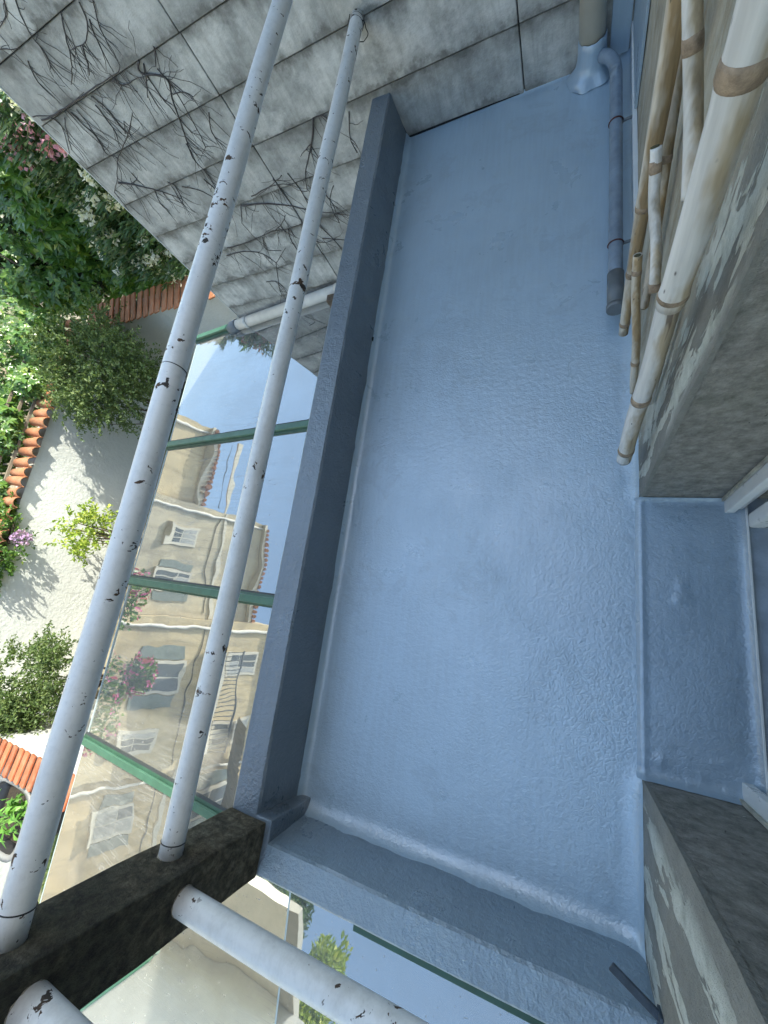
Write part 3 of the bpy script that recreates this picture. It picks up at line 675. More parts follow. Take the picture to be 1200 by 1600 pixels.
cane('thin pale cane behind the thick white ones', (.184, .68, .36), (.186, .80, 1.5), .0095, .010, MAT['bam_white'], (.25, .6), 0, 8)

# ================================================================== GLASS ROOF BELOW
def gz(x): return -1.12 + .103 * (x + 3.97)         # outer plane falling to the garden side
def gz2(y): return -.83 + .103 * (y + .91)
gr = thing('glass_roof', 'lean to glass roof with green bars below the long parapet', 'glass roof', (-2.5, 0, -1))
bars = [2.72, 1.40, -.04, -1.48]
def pane(poly, zf, parent, t=.008):
    ta, tb = random.uniform(-.004, .004), random.uniform(-.004, .004); cx, cy = poly[0]
    zg = lambda x, y: zf(x, y) + ta * (x - cx) + tb * (y - cy)
    V = [(x, y, zg(x, y)) for x, y in poly] + [(x, y, zg(x, y) - t) for x, y in poly]; n = len(poly)
    F = [tuple(range(n)), tuple(range(2 * n - 1, n - 1, -1))] + [(i, i + n, (i + 1) % n + n, (i + 1) % n) for i in range(n)]
    return mesh('pane', V, F, MAT['glass'], parent)
zf1 = lambda x, y: gz(x)
XO = -3.97
for i in range(3):
    pane([(-1.097, bars[i] - .022), (XO, bars[i] - .022), (XO, bars[i + 1] + .022), (-1.097, bars[i + 1] + .022)], zf1, gr)
pane([(-1.14, -1.502), (XO, -1.502), (XO, -3.80), (-1.67, -1.502)][1:], zf1, gr)
for i, y in enumerate(bars):
    x1 = -1.098 if i < 3 else -1.62
    L = lambda x, h: (x, y, gz(x) + h)
    def prism(name, prof, m, xa=XO - .02, xb=x1):
        V = []; k = len(prof)
        for x in (xa, xb):
            for (dy, h) in prof: V.append((x, y + dy, gz(x) + h))
        F = [(j, (j + 1) % k, k + (j + 1) % k, k + j) for j in range(k)] + [tuple(range(k - 1, -1, -1)), tuple(range(k, 2 * k))]
        return mesh(name, V, F, m, gr)
    prism('glazing_bar', [(-.045, -.05), (.045, -.05), (.045, .012), (.026, .018), (.024, .036), (-.024, .036), (-.026, .018), (-.045, .012)], MAT['green'])
    prism('cover_cap', [(-.030, .0362), (.030, .0362), (.024, .049), (-.024, .049)], MAT['green_light'])
    prism('gasket', [(.0452, -.004), (.060, -.004), (.060, .004), (.0452, .012)], MAT['gasket'])
ys = [2.72, -3.8]
def edge_rail(name, x, y0, y1, w, h0, h1, m): return box(name, (x - w / 2, y0, gz(x) + h0), (x + w / 2, y1, gz(x) + h1), m, gr, .002)
edge_rail('eave_beam', -3.90, -3.75, 2.72, .05, -.12, -.03, MAT['green'])
edge_rail('glass_edge', -3.9745, -3.75, 2.70, .006, -.010, .001, MAT['glass_edge'])
edge_rail('top_flashing', -1.13, -.9, 2.72, .06, .012, .05, MAT['green'])
# hip and the roof of the near side
g2 = thing('glass_roof', 'glass roof reflecting blue sky beyond the short near parapet', 'glass roof', (-.8, -2.2, -.95))
zf2 = lambda x, y: gz2(y)
cols2 = [1.4, -.02, -1.46]
pane([(1.4, -1.30), (-.016, -1.30), (-.016, -3.8), (1.4, -3.8)], zf2, g2)
pane([(-.029, -1.30), (-1.466, -1.30), (-1.466, -3.8), (-.029, -3.8)], zf2, g2)
pane([(-1.479, -1.30), (-1.479, -3.8), (-3.85, -3.8)], zf2, g2)
for x in (-.0225, -1.4725):
    V = []; prof = [(-.0055, -.04), (.0055, -.04), (.0055, .003), (-.0055, .003)]
    for y in (-3.82, -1.3):
        for dx, h in prof: V.append((x + dx, y, gz2(y) + h))
    F = [(j, (j + 1) % 4, 4 + (j + 1) % 4, 4 + j) for j in range(4)] + [(3, 2, 1, 0), (4, 5, 6, 7)]
    mesh('glazing_bar', V, F, MAT['glass_edge'], g2)
box('top_rail', (-1.02, -1.66, -.93), (1.4, -1.600, -.845), MAT['green'], g2, .003)
box('top_fascia', (-1.0, -1.598, -.95), (1.4, -.92, -.885), MAT['green'], g2, .003)
hip = [(-1.14, -.95, gz2(-.95) - .02), (-3.95, -3.82, gz(-3.95) - .02)]
tube('hip_bar', hip, .035, MAT['green'], g2, 4)
tube('hip_cap', [(-2.5, -2.42, gz2(-2.42) + .03), (-3.95, -3.82, gz(-3.95) + .03)], .028, MAT['green_light'], g2, 6)
wd = thing('drain_pipe', 'off white drain pipe resting along the panel wall above the glass', 'pipe', (-2.5, 2.7, -.95))
P0 = Vector((-3.27, 2.695, -1.01)); P1 = Vector((-1.12, 2.695, -.79))
tube('pipe', [P0, P1], .052, MAT['drain_white'], wd, 24)
for s in (.07, .62): tube('socket', [P0.lerp(P1, s - .012), P0.lerp(P1, s + .012)], .058, MAT['drain_white'], wd, 24)
tube('elbow', [P0 + Vector((-.10, -.01, -.035)), P0 + Vector((-.06, 0, -.012)), P0 + Vector((.02, 0, .002))], .06, MAT['cap_pvc'], wd, 20)
wb = box('timber_block', (-2.02, 2.55, -.925), (-1.88, 2.62, -.83), MAT['wood'], None, .004, 2, .006, 4)
tag(wb, 'small weathered timber block wedged under the drain pipe by the parapet', 'block')

# ================================================================== GARDEN
GZ = -3.4
g = 300
gd = mesh('ground', [(-g, -g, GZ), (g, -g, GZ), (g, g, GZ), (-g, g, GZ)], [(0, 1, 2, 3)], MAT['ground']); gd['kind'] = 'structure'
cf = mesh('conservatory_floor', [(-3.95, -3.8, GZ + .004), (.19, -3.8, GZ + .004), (.19, 2.76, GZ + .004), (-3.95, 2.76, GZ + .004)], [(0, 1, 2, 3)], MAT['room_floor']); cf['kind'] = 'structure'

def half_tile_mesh(L, r0, r1, n=7, th=.012):
    V = []; F = []
    for o_, dr in ((0, 0), (1, -th)):
        for i, s in enumerate((0, 1)):
            r = lerp(r0, r1, s) + dr
            for k in range(n + 1):
                a = math.pi * k / n; V.append((s * L, -math.cos(a) * r, math.sin(a) * r))
    m_ = n + 1
    for k in range(n):
        F.append((k, k + 1, m_ + k + 1, m_ + k)); F.append((2 * m_ + k, 3 * m_ + k, 3 * m_ + k + 1, 2 * m_ + k + 1))
        F.append((k, 2 * m_ + k, 2 * m_ + k + 1, k + 1)); F.append((m_ + k, m_ + k + 1, 3 * m_ + k + 1, 3 * m_ + k))
    for i in (0, n):
        F.append((i, m_ + i, 3 * m_ + i, 2 * m_ + i))
    me = bpy.data.meshes.new('tile'); me.from_pydata(V, [], F); me.update(); me.materials.append(MAT['tile'])
    me.polygons.foreach_set('use_smooth', [True] * len(me.polygons)); return me
HT = half_tile_mesh(.34, .085, .070)
# garden wall facing the terrace; half-round tiles laid across its top
w1 = thing('garden_wall', 'white stucco garden wall with curved terracotta coping at the left edge', 'wall', (-7.9, 0, GZ))
box('plaster', (-8.0, -6.5, GZ), (-7.70, 4.02, -1.60), MAT['stucco'], w1)
y = -2.3; i = 0
while y < 4.1:
    o = bpy.data.objects.new('tile', HT); o.location = (-7.565 + random.uniform(-.03, .03), y, -1.53 + random.uniform(-.012, .012)); o.rotation_euler = (random.uniform(-.05, .05), rad(-8) + random.uniform(-.05, .05) , math.pi + random.uniform(-.07, .07)); put(o, w1)
    y += .165 + random.uniform(-.008, .008); i += 1
w2 = thing('garden_wall', 'white garden wall with orange tiled coping behind the round shrub', 'wall', (-5, 4.1, GZ))
box('plaster', (-7.70, 4.02, GZ), (-2.9, 4.30, -1.64), MAT['stucco'], w2)
x = -7.5
FT = bpy.data.meshes.new('tile'); bm = bmesh.new(); bmesh.ops.create_cube(bm, size=1)
for v in bm.verts: v.co = Vector((v.co.x * .135, v.co.y * .42, v.co.z * .03 + (.03 if v.co.x > 0 else 0)))
bmesh.ops.bevel(bm, geom=bm.edges[:], offset=.006, segments=1, affect='EDGES'); bm.to_mesh(FT); bm.free(); FT.materials.append(MAT['tile'])
while x < -3.1:
    o = bpy.data.objects.new('tile', FT); o.location = (x, 4.10 + random.uniform(-.015, .015), -1.585 + random.uniform(-.006, .006)); o.rotation_euler = (rad(14) + random.uniform(-.03, .03), 0, random.uniform(-.04, .04)); put(o, w2); x += .142
w3 = thing('garden_wall', 'low wall capped with flat orange tiles beside the black planter', 'wall', (-5.6, -2.25, GZ))
box('plaster', (-7.70, -2.38, GZ), (-4.3, -2.10, -1.62), MAT['stucco'], w3)
FT2 = FT.copy(); FT2.materials.clear(); FT2.materials.append(MAT['tile_flat'])
for v in FT2.vertices: v.co.y *= .74; v.co.x *= .9
x = -7.6
while x < -4.3:
    o = bpy.data.objects.new('tile', FT2); o.location = (x, -2.24, -1.585 + random.uniform(-.003, .003)); o.rotation_euler = (rad(-6), rad(0), random.uniform(-.015, .015)); put(o, w3); x += .127

# ---- leaves
def leaf_quads(V, F, p, d, nrm, L, W, fold=.15, droop=.15):
    d = d.normalized(); s = d.cross(nrm)
    if s.length < 1e-4: s = d.cross(Vector((1, 0, 0)))
    s.normalize(); u = s.cross(d); b = len(V)
    V += [p, p + d * (L * .5) + s * (W * .5) + u * (fold * W), p + d * L - u * (droop * L), p + d * (L * .5) - s * (W * .5) + u * (fold * W), p + d * (L * .5)]
    F += [(b, b + 1, b + 4), (b + 1, b + 2, b + 4), (b + 2, b + 3, b + 4), (b + 3, b, b + 4)]
def rdir(r):
    while True:
        v = Vector((r.uniform(-1, 1), r.uniform(-1, 1), r.uniform(-1, 1)))
        if .05 < v.length < 1: return v.normalized()
def palmate(V, F, p, axis, r, size):
    axis = axis.normalized(); a = Vector((0, 0, 1)) if abs(axis.z) < .9 else Vector((1, 0, 0)); u = axis.cross(a).normalized(); w = axis.cross(u); t0 = r.uniform(0, 6.28)
    for k in range(5):
        t = t0 + (k - 2) * .95; d = u * math.cos(t) + w * math.sin(t) + axis * .12
        sz = size * (1 - .16 * abs(k - 2)) * r.uniform(.9, 1.1); leaf_quads(V, F, p, d, axis, sz, sz * .46, .10, .12)
def foliage_blob(name, V, F, m, parent, stuff=True):
    o = mesh(name, V, F, m, parent)
    if stuff: o['kind'] = 'stuff'
    return o
def inside_density(p, lumps):
    best = 9
    for (c, R) in lumps:
        q = p - Vector(c); k = math.sqrt((q.x / R[0]) ** 2 + (q.y / R[1]) ** 2 + (q.z / R[2]) ** 2)
        best = min(best, k)
    return best
def lump_sample(r, lumps, shell=.62):
    c, R = r.choice(lumps); d = rdir(r); k = shell + (1 - shell) * r.random() ** .7
    k *= 1 + .22 * mnoise.noise(Vector(c) + d * 2.2)
    return Vector((c[0] + d.x * R[0] * k, c[1] + d.y * R[1] * k, c[2] + d.z * R[2] * k)), d

# big creeper/hedge behind the back wall
r = random.Random(21)
hedge = thing('leafy_creeper', 'dense sunlit green creeper hedge behind the garden wall at the upper left', 'shrub', (-7, 5.2, GZ))
lumps = [((-6.56, 4.96, 0.25), (0.52, .5, 0.48)), ((-6.52, 4.92, 0.00), (0.51, .5, 0.48)), ((-7.35, 5.26, -0.08), (0.64, .5, 0.54)), ((-6.88, 4.95, -0.32), (0.60, .5, 0.46)), ((-6.63, 4.93, -0.60), (0.52, .5, 0.45)), ((-8.13, 5.27, -0.56), (0.65, .5, 0.55)), ((-7.60, 5.21, -0.84), (0.53, .5, 0.47)), ((-7.07, 5.13, -1.12), (0.63, .5, 0.56)), ((-9.48, 5.25, -0.96), (0.52, .5, 0.52)), ((-8.88, 5.15, -1.28), (0.59, .5, 0.45)), ((-8.10, 5.06, -1.50), (0.52, .5, 0.57)), ((-7.19, 5.24, -1.61), (0.60, .5, 0.47)), ((-10.21, 5.26, -1.58), (0.60, .5, 0.56)), ((-9.09, 5.23, -1.70), (0.59, .5, 0.49)), ((-6.30, 5.12, 0.70), (0.58, .5, 0.45)), ((-6.20, 4.99, -1.05), (0.65, .5, 0.43)), ((-6.30, 4.87, -1.55), (0.61, .5, 0.46))]
V = []; F = []
for i in range(3900):
    p, d = lump_sample(r, lumps, .62); ax = (d * .4 + SUN * .9 + Vector((.25, -.45, .2)) + rdir(r) * .55).normalized()
    palmate(V, F, p, ax, r, r.uniform(.075, .20))
foliage_blob('foliage', V, F, MAT['leaf_creeper'], hedge)
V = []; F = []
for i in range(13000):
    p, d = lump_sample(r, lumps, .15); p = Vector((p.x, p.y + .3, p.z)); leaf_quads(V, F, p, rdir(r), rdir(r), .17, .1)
foliage_blob('inner_foliage', V, F, MAT['leaf_shade'], hedge)
for k in range(9):
    xx = -10 + k * .6; tube('stem', [(xx, 5.0, GZ), (xx + .1, 5.05, -2.2), (xx + r.uniform(-.3, .3), 4.95, -.6)], [.035, .025, .012], MAT['stem'], hedge, 7)
# single large leaf sprays standing out of the hedge
SPR = []
for q in range(4):
    V = []; F = []; rq = random.Random(q); palmate(V, F, Vector((0, 0, 0)), Vector((0, 0, 1)), rq, .17)
    me = bpy.data.meshes.new('leaf'); me.from_pydata([tuple(v) for v in V], [], F); me.update(); me.materials.append(MAT['leaf_creeper']); SPR.append(me)
def sprays(parent, n, lumps, rr, size=1.0, fwd=Vector((.6, -.6, .45))):
    for k in range(n):
        c, R = rr.choice(lumps); d = (fwd + rdir(rr) * .9).normalized()
        o = bpy.data.objects.new('leaf', rr.choice(SPR)); kk = 1.03 + .22 * mnoise.noise(Vector(c) + d * 2.2)
        o.location = Vector((c[0] + d.x * R[0] * kk, c[1] + d.y * R[1] * kk, c[2] + d.z * R[2] * kk))
        o.rotation_euler = (d * .6 + SUN * .6 + rdir(rr) * .3).to_track_quat('Z', 'Y').to_euler(); sc = size * rr.uniform(.6, 1.25); o.scale = (sc, sc, sc); put(o, parent)
sprays(hedge, 150, lumps, r)

# oleander with white and pink flowers against the wall edge
ol = thing('oleander_shrub', 'oleander with white and pink flowers hugging the outer edge of the panel wall', 'shrub', (-4.9, 4.9, GZ))
olumps = [((-5.45, 4.58, 0.62), (.36, .32, .34)), ((-5.50, 4.56, 0.35), (.36, .32, .34)), ((-5.55, 4.54, 0.05), (.36, .32, .34)), ((-5.50, 4.67, -0.25), (.36, .32, .34)), ((-5.55, 4.51, -0.60), (.36, .32, .34)), ((-5.50, 4.55, -0.95), (.36, .32, .34)), ((-5.50, 4.51, -1.30), (.36, .32, .34)), ((-5.10, 4.60, -0.80), (.36, .32, .34)), ((-5.00, 4.53, -0.20), (.36, .32, .34)), ((-5.00, 4.54, 0.40), (.36, .32, .34)), ((-4.90, 4.62, -1.30), (.36, .32, .34)), ((-5.90, 4.53, -0.95), (.36, .32, .34))]
V = []; F = []; PV = []; PF = []; QV = []; QF = []
for i in range(900):
    p, d = lump_sample(r, olumps, .5); ax = (d + Vector((.2, -.3, .7))).normalized()
    for k in range(9):
        t = k * 2.4; a_ = Vector((math.cos(t), math.sin(t), 0)); dd = (a_ * .8 + ax * r.uniform(.2, .9)).normalized(); leaf_quads(V, F, p + ax * (k * .012), dd, ax, r.uniform(.14, .22), .028, .05, .2)
for i in range(210):
    p, d = lump_sample(r, olumps, .98); pink = p.z > .15 and r.random() < .75
    for k in range(14):
        q = p + Vector((.02, -.05, .04)) + rdir(r) * .06; (leaf_quads(QV, QF, q, rdir(r), rdir(r), .055, .045) if pink else leaf_quads(PV, PF, q, rdir(r), rdir(r), .065, .05))
foliage_blob('foliage', V, F, MAT['leaf_dark'], ol); foliage_blob('white_flowers', PV, PF, MAT['petal_white'], ol); foliage_blob('pink_flowers', QV, QF, MAT['petal_pink'], ol)
for k in range(6): tube('stem', [(-4.9 + k * .1, 4.9, GZ), (-4.8 + k * .1, 4.9, -2), (-4.4 - k * .2, 4.7, -.9 + k * .25)], [.02, .016, .008], MAT['stem'], ol, 6)

# creeper beyond the left wall, spilling over the coping
lc = thing('leafy_creeper', 'creeper spilling over the curved tile coping at the far left', 'shrub', (-8.6, 2, GZ))
llumps = [((-7.95, 3.55, -1.2), (.30, .45, .32)), ((-7.92, 2.75, -1.28), (.24, .30, .24)), ((-7.95, .75, -1.36), (.26, .40, .22)), ((-7.85, .05, -1.40), (.30, .5, .24)), ((-8.0, 1.9, -1.22), (.18, .4, .2)), ((-8.35, 3.6, -1.05), (.45, .6, .5)), ((-8.4, 2.8, -1.1), (.42, .5, .42)), ((-8.45, 2.1, -1.25), (.4, .5, .36)), ((-8.5, 1.3, -1.35), (.4, .5, .3)), ((-8.35, .7, -1.4), (.42, .45, .28)), ((-8.4, -.1, -1.4), (.5, .6, .3)), ((-8.9, 1.8, -1.5), (.5, 1.2, .4)), ((-9.0, 3.2, -1.4), (.6, .9, .5))]
V = []; F = []
for i in range(3000):
    p, d = lump_sample(r, llumps, .5)
    palmate(V, F, p, (d * .6 + SUN * .5 + Vector((.6, 0, .3)) + rdir(r) * .5), r, r.uniform(.07, .13))
foliage_blob('foliage', V, F, MAT['leaf_creeper'], lc)
for k in range(5): tube('stem', [(-8.6, -.2 + k * .9, GZ), (-8.5, -.1 + k * .9, -1.3)], [.03, .015], MAT['stem'], lc, 6)
sprays(lc, 60, llumps, r, .9, Vector((.8, 0, .5)))
tr = thing('trellis', 'weathered timber trellis rails just behind the curved tile coping', 'trellis', (-8.1, 1.8, GZ))
for k, (xx, zz) in enumerate(((-7.93, -1.42), (-8.02, -1.30), (-8.10, -1.18))):
    box('lath', (xx - .014, -.4, zz - .02), (xx + .014, 3.9, zz + .02), MAT['trellis'], tr, .003)
for k in range(27): box('cross_lath', (-8.13, -.3 + k * .155, -1.415), (-7.935, -.272 + k * .155, -1.40), MAT['trellis'], tr)

# round fine leaved shrub in front of the white wall
def fine_shrub(name, label, c, R, n, m, leafL, seed, stemz=GZ, shell=.45, droop=.0):
    rr = random.Random(seed); t = thing(name, label, 'shrub', (c[0], c[1], stemz)); V = []; F = []
    lm = [(c, R)]
    for k in range(16):
        d = rdir(rr); lm.append(((c[0] + d.x * R[0] * .62, c[1] + d.y * R[1] * .62, c[2] + d.z * R[2] * .62), (R[0] * .48, R[1] * .48, R[2] * .48)))
    tips = []
    for k in range(n // 16):
        p, d = lump_sample(rr, lm[1:], .25)
        base = Vector(c).lerp(p, .8); tips.append((base, p))
        tw = (p - base).normalized() if (p - base).length > .01 else rdir(rr)
        tw = (tw + rdir(rr) * .7).normalized(); L = rr.uniform(.12, .28)
        for q in range(16):
            pp = p + tw * (L * q / 16) - Vector((0, 0, droop * (q / 16) ** 2 * L)); dd = (tw * .6 + rdir(rr)).normalized(); leaf_quads(V, F, pp, dd, rdir(rr), leafL * rr.uniform(.7, 1.2), leafL * .45)
    foliage_blob('foliage', V, F, m, t)
    for k in range(9):
        a = rr.choice(tips)[1]; q0 = Vector((c[0] + rr.uniform(-.08, .08), c[1] + rr.uniform(-.08, .08), stemz)); tube('stem', [q0, q0.lerp(a, .5) + rdir(rr) * .06, a], [.022, .014, .005], MAT['stem'], t, 6)
    return t
fine_shrub('shrub', 'large rounded fine leaved green shrub in front of the white garden wall', (-6.75, 3.15, -1.62), (.75, .98, .80), 21000, MAT['leaf_olive'], .055, 5, droop=.3)
fine_shrub('shrub', 'second fine leaved shrub beside the flat orange tiles at the left edge', (-6.75, -1.58, -1.86), (.62, .62, .55), 11000, MAT['leaf_olive'], .055, 6, droop=.3)
fine_shrub('shrub', 'small yellow green shrub lit by sun against the white wall', (-6.9, .62, -2.30), (.42, .42, .36), 1500, MAT['leaf_lime'], .075, 8, shell=.2)
fl = fine_shrub('shrub', 'trailing plant with mauve flowers hanging over the coping at the left edge', (-7.68, .22, -1.50), (.30, .62, .24), 1900, MAT['leaf_creeper'], .07, 9, stemz=-1.6)
V = []; F = []
for k in range(130):
    q = Vector((-7.45, .33, -1.66)) + rdir(r) * .10; leaf_quads(V, F, q, rdir(r), rdir(r), .05, .04)
foliage_blob('mauve_flowers', V, F, MAT['petal_mauve'], fl)
fine_shrub('shrub', 'dark leafy sprigs at the inner corner of the garden walls', (-7.45, 3.75, -1.9), (.3, .35, .35), 1600, MAT['leaf_dark'], .07, 11)

# black planter and its plant
pt = thing('planter', 'black plastic planter with grey rim at the left edge below the orange tiles', 'planter', (-6.3, -3.0, GZ))
def loft(name, rings, m, parent):
    V = []; F = []; k = len(rings[0])
    for rg in rings: V += rg
    for i in range(len(rings) - 1):
        for j in range(k): F.append((i * k + j, i * k + (j + 1) % k, (i + 1) * k + (j + 1) % k, (i + 1) * k + j))
    return mesh(name, V, F, m, parent, True)
def sq(cx, cy, z, a, b, n=24, e=4.0):
    return [(cx + a * abs(math.cos(t)) ** (2 / e) * (1 if math.cos(t) >= 0 else -1), cy + b * abs(math.sin(t)) ** (2 / e) * (1 if math.sin(t) >= 0 else -1), z) for t in [2 * math.pi * i / n for i in range(n)]]
pc = (-6.18, -3.02)
loft('tub', [sq(*pc, -2.55, .36, .30), sq(*pc, -1.92, .43, .37), sq(*pc, -1.92, .39, .33), sq(*pc, -2.08, .37, .31)], MAT['black_plastic'], pt)
loft('rim', [sq(*pc, -1.915, .44, .38), sq(*pc, -1.885, .455, .395), sq(*pc, -1.885, .40, .34), sq(*pc, -1.915, .395, .335)], MAT['grey_rim'], pt)
mesh('soil', sq(*pc, -2.06, .375, .315), [tuple(range(24))], MAT['soil'], pt)
box('stand', (-6.5, -3.3, GZ), (-5.9, -2.75, -2.56), MAT['wood'], pt, .02)
bl = thing('potted_plant', 'bright green leafy plant growing in the black planter', 'plant', (-6.25, -2.95, -2.06)); V = []; F = []
for k in range(80):
    p = Vector((-5.93, -2.92, -1.97)) + Vector((r.uniform(-.16, .16), r.uniform(-.16, .16), r.uniform(0, .30))); leaf_quads(V, F, p, (rdir(r) + Vector((.2, -.1, .1))), Vector((0, 0, 1)), r.uniform(.12, .2), .05, .1, .35)
foliage_blob('leaves', V, F, MAT['leaf_bright'], bl)
for k in range(5): tube('stem', [(-5.95, -2.93, -2.06), (-5.95 + r.uniform(-.1, .1), -2.95 + r.uniform(-.1, .1), -1.7)], [.008, .004], MAT['leaf_bright'], bl, 5)
# tufts of grass
V = []; F = []
for k in range(3500):
    p = Vector((r.uniform(-9, -4.2), r.uniform(-7.5, -3.3), GZ)); leaf_quads(V, F, p, Vector((r.uniform(-.5, .5), r.uniform(-.5, .5), 1)), rdir(r), r.uniform(.1, .28), .02)
gs = mesh('grass', V, F, MAT['grass']); gs['kind'] = 'stuff'; gs['label'] = 'rough grass tufts on the pale ground at the lower left'; gs['category'] = 'grass'

# ================================================================== WHAT THE GLASS MIRRORS
ob = thing('house', 'beige neighbouring house mirrored in the glass roof', 'house', (-15.5, -2, GZ))
rw = random.Random(77)
for k, (y0, y1, xf, zt, mt) in enumerate(((-14, -6.6, -15.2, 10.6, 'ochre'), (-6.59, -1.2, -15.0, 9.9, 'beige'), (-1.19, 3.2, -15.5, 8.6, 'greybeige'), (3.21, 6.6, -15.9, 5.2, 'beige'))):
    box('wall', (-21, y0, GZ), (xf, y1, zt), MAT[mt], ob)
    box('cornice', (-21.2, y0 + .001, zt + .001), (xf + .28, y1 - .001, zt + .20), MAT['beige_trim'], ob)
    box('string_course', (xf + .001, y0 + .01, 3.2), (xf + .07, y1 - .01, 3.34), MAT['beige_trim'], ob)
    box('string_course', (xf + .001, y0 + .01, 6.7), (xf + .07, y1 - .01, 6.84), MAT['beige_trim'], ob)
    V = []; F = []; q = 0
    for n_ in range(int((y1 - y0) / .22)):                       # tiled eaves
        ya = y0 + n_ * .22
        tube('eave_tile', [(xf + .42, ya + .11, zt + .21), (xf - 2.4, ya + .11, zt + 1.0)], .085, MAT['tile'], ob, 6)
    tube('downpipe', [(xf + .08, y1 - .3, GZ), (xf + .08, y1 - .3, zt)], .055, MAT['drain_white'], ob, 8)
    tube('cable', [(xf + .03, y0 + .2, 6.4), (xf + .03, (y0 + y1) / 2, 6.25), (xf + .03, y1 - .2, 6.42)], .018, MAT['gasket'], ob, 5)
    nf = 3 if k < 3 else 2
    for fl in range(-1, nf):
        zz = 1.1 + fl * 3.4; yy = y0 + rw.uniform(.9, 1.3)
        while yy < y1 - .7 and zz < zt - 1.6:
            ww = rw.choice((.62, .75, .95)); hh = rw.choice((1.05, 1.3, 1.55))
            w_ = box('window', (xf + .001, yy - ww / 2 - .09, zz - .09), (xf + .05, yy + ww / 2 + .09, zz + hh + .09), MAT['beige_trim'], ob)
            ps = rw.choice((2, 2, 3))
            for pp in range(ps):
                a0 = yy - ww / 2 + pp * ww / ps + .022; a1 = yy - ww / 2 + (pp + 1) * ww / ps - .022
                for z0, z1 in ((zz, zz + hh * .42), (zz + hh * .42 + .05, zz + hh)):
                    box('pane', (xf + .0505, a0, z0), (xf + .06, a1, z1), MAT[rw.choice(('dark_pane', 'dark_pane', 'curtain'))], w_)
            box('sill', (xf + .001, yy - ww / 2 - .14, zz - .20), (xf + .16, yy + ww / 2 + .14, zz - .095), MAT['beige_trim'], w_)
            if rw.random() < .45:
                for sd in (-1, 1): box('shutter', (xf + .001, yy + sd * (ww / 2 + .12 + ww * .24) - ww * .23, zz - .03), (xf + .045, yy + sd * (ww / 2 + .12 + ww * .24) + ww * .23, zz + hh), MAT['shutter'], w_)
            yy += ww + rw.uniform(1.1, 2.0)
bal = box('balcony', (-14.99, -5.9, 6.86), (-13.9, -2.2, 7.0), MAT['beige_trim'], ob)
for n_ in range(24): tube('baluster', [(-13.95, -5.85 + n_ * .157, 7.0), (-13.95, -5.85 + n_ * .157, 7.9)], .016, MAT['steel'], bal, 5)
tube('handrail', [(-13.95, -5.9, 7.92), (-13.95, -2.2, 7.92)], .03, MAT['steel'], bal, 6)
V = []; F = []
for k in range(60):
    y0 = -10.9 + k * .1; a = .03 * (k % 2); V += [(-14.9, y0, 8.9 + a), (-13.3, y0, 8.2 + a)]
for k in range(59): F.append((2 * k, 2 * k + 2, 2 * k + 3, 2 * k + 1))
mesh('awning_sheet', V, F, MAT['roof_sheet'], ob)
bg_ = thing('bougainvillea', 'pink flowering climber mirrored in the glass roof', 'shrub', (-13.6, -3, GZ)); V = []; F = []; QV = []; QF = []
bl_ = [((-13.8, -3.8, 2.9), (.7, 1.5, .8)), ((-13.8, -.6, 2.6), (.6, 1.0, .9)), ((-13.9, -3.0, 4.0), (.5, .6, .5))]
for k in range(2600):
    p, d = lump_sample(r, bl_, .3); leaf_quads(V, F, p, rdir(r), rdir(r), .16, .1)
for k in range(240):
    p, d = lump_sample(r, bl_, .9)
    for q in range(3): leaf_quads(QV, QF, p + rdir(r) * .07, rdir(r), rdir(r), .12, .1)
foliage_blob('foliage', V, F, MAT['leaf_creeper'], bg_); foliage_blob('pink_bracts', QV, QF, MAT['petal_magenta'], bg_)
for k in range(4): tube('stem', [(-14, -4 + k, GZ), (-13.9, -4 + k, 2.6)], [.05, .02], MAT['stem'], bg_, 6)
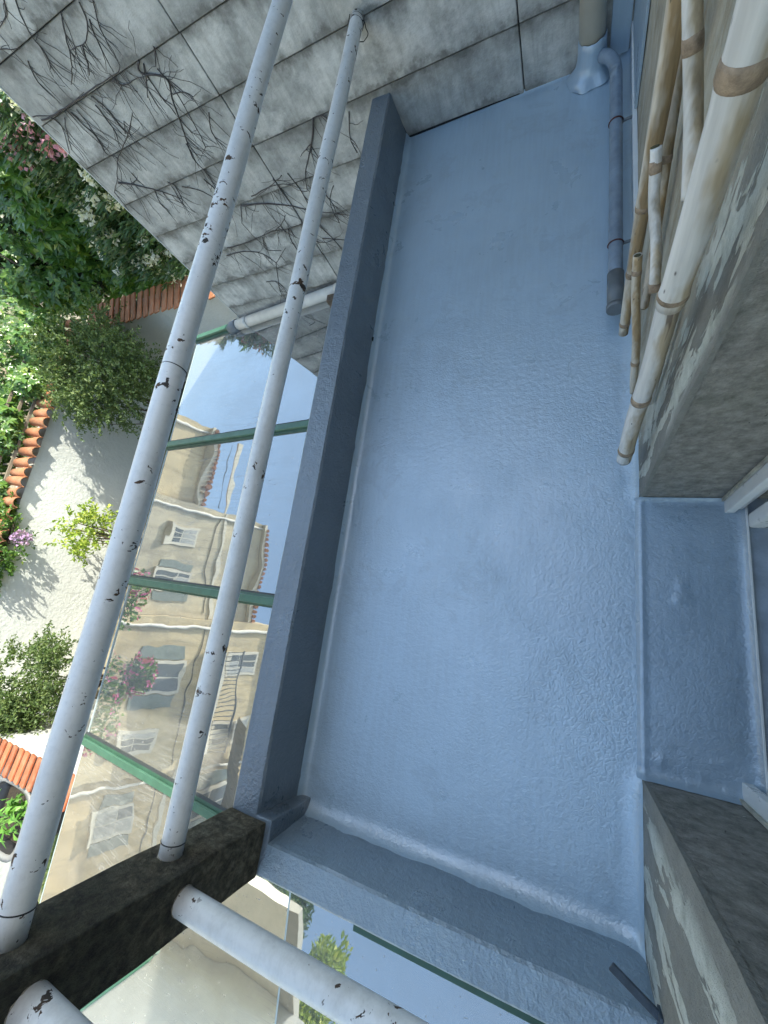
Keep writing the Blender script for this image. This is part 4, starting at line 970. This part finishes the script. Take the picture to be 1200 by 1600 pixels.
wh = thing('house', 'white neighbouring house mirrored in the near glass roof', 'house', (-10, -14, GZ))
box('wall', (-17, -16, GZ), (-5.9, -12.2, 6.5), MAT['white_house'], wh)
box('roof', (-17.3, -16.2, 6.51), (-6.3, -9.6, 6.75), MAT['beige_trim'], wh)  # overhang drawn far forward to keep the sun off the wall below
for xx in (-7.4, -10.8, -13.6):
    w_ = box('window', (xx - .6, -12.199, 2.2), (xx + .6, -12.14, 3.9), MAT['beige_trim'], wh); box('pane', (xx - .5, -12.139, 2.3), (xx + .5, -12.125, 3.8), MAT['dark_pane'], w_)
def tree(label, base, h, crown, n, m, leaf, seed):
    rr = random.Random(seed); t = thing('tree', label, 'tree', base); b = Vector(base)
    tube('trunk', [b, b + Vector((.1, .05, h * .4)), b + Vector((.2, -.1, h * .75))], [.22, .16, .07], MAT['bark'], t, 10)
    for k in range(7):
        c, R = rr.choice(crown); tube('limb', [b + Vector((.1, 0, h * .4)), b.lerp(Vector(c), .7) + Vector((0, 0, h * .15)), Vector(c)], [.09, .05, .02], MAT['bark'], t, 7)
    V = []; F = []
    for k in range(n):
        p, d = lump_sample(rr, crown, .2); leaf_quads(V, F, p, rdir(rr), rdir(rr), leaf * rr.uniform(.7, 1.2), leaf * .5)
    foliage_blob('crown', V, F, m, t)
tree('slender yellow green tree mirrored in the near glass roof', (-7.4, -15.2, GZ), 12, [((-7.2, -15, 8.6), (1.0, .9, 1.6)), ((-7.4, -15, 10.3), (.8, .8, 1.0)), ((-6.6, -14.8, 7.2), (.8, .8, 1.0)), ((-8.0, -15, 7.5), (.8, .8, 1.2))], 7000, MAT['leaf_lime'], .22, 31)
tree('dark evergreen tree mirrored in the near glass roof', (-9.6, -13.6, GZ), 12, [((-9.3, -13.4, 8.2), (1.2, 1.1, 1.9)), ((-10.0, -13.4, 10.0), (1.1, 1, 1.4)), ((-8.7, -13.2, 9.6), (.7, .8, 1.3))], 9000, MAT['leaf_dark'], .2, 32)
print('objects', len(bpy.data.objects))
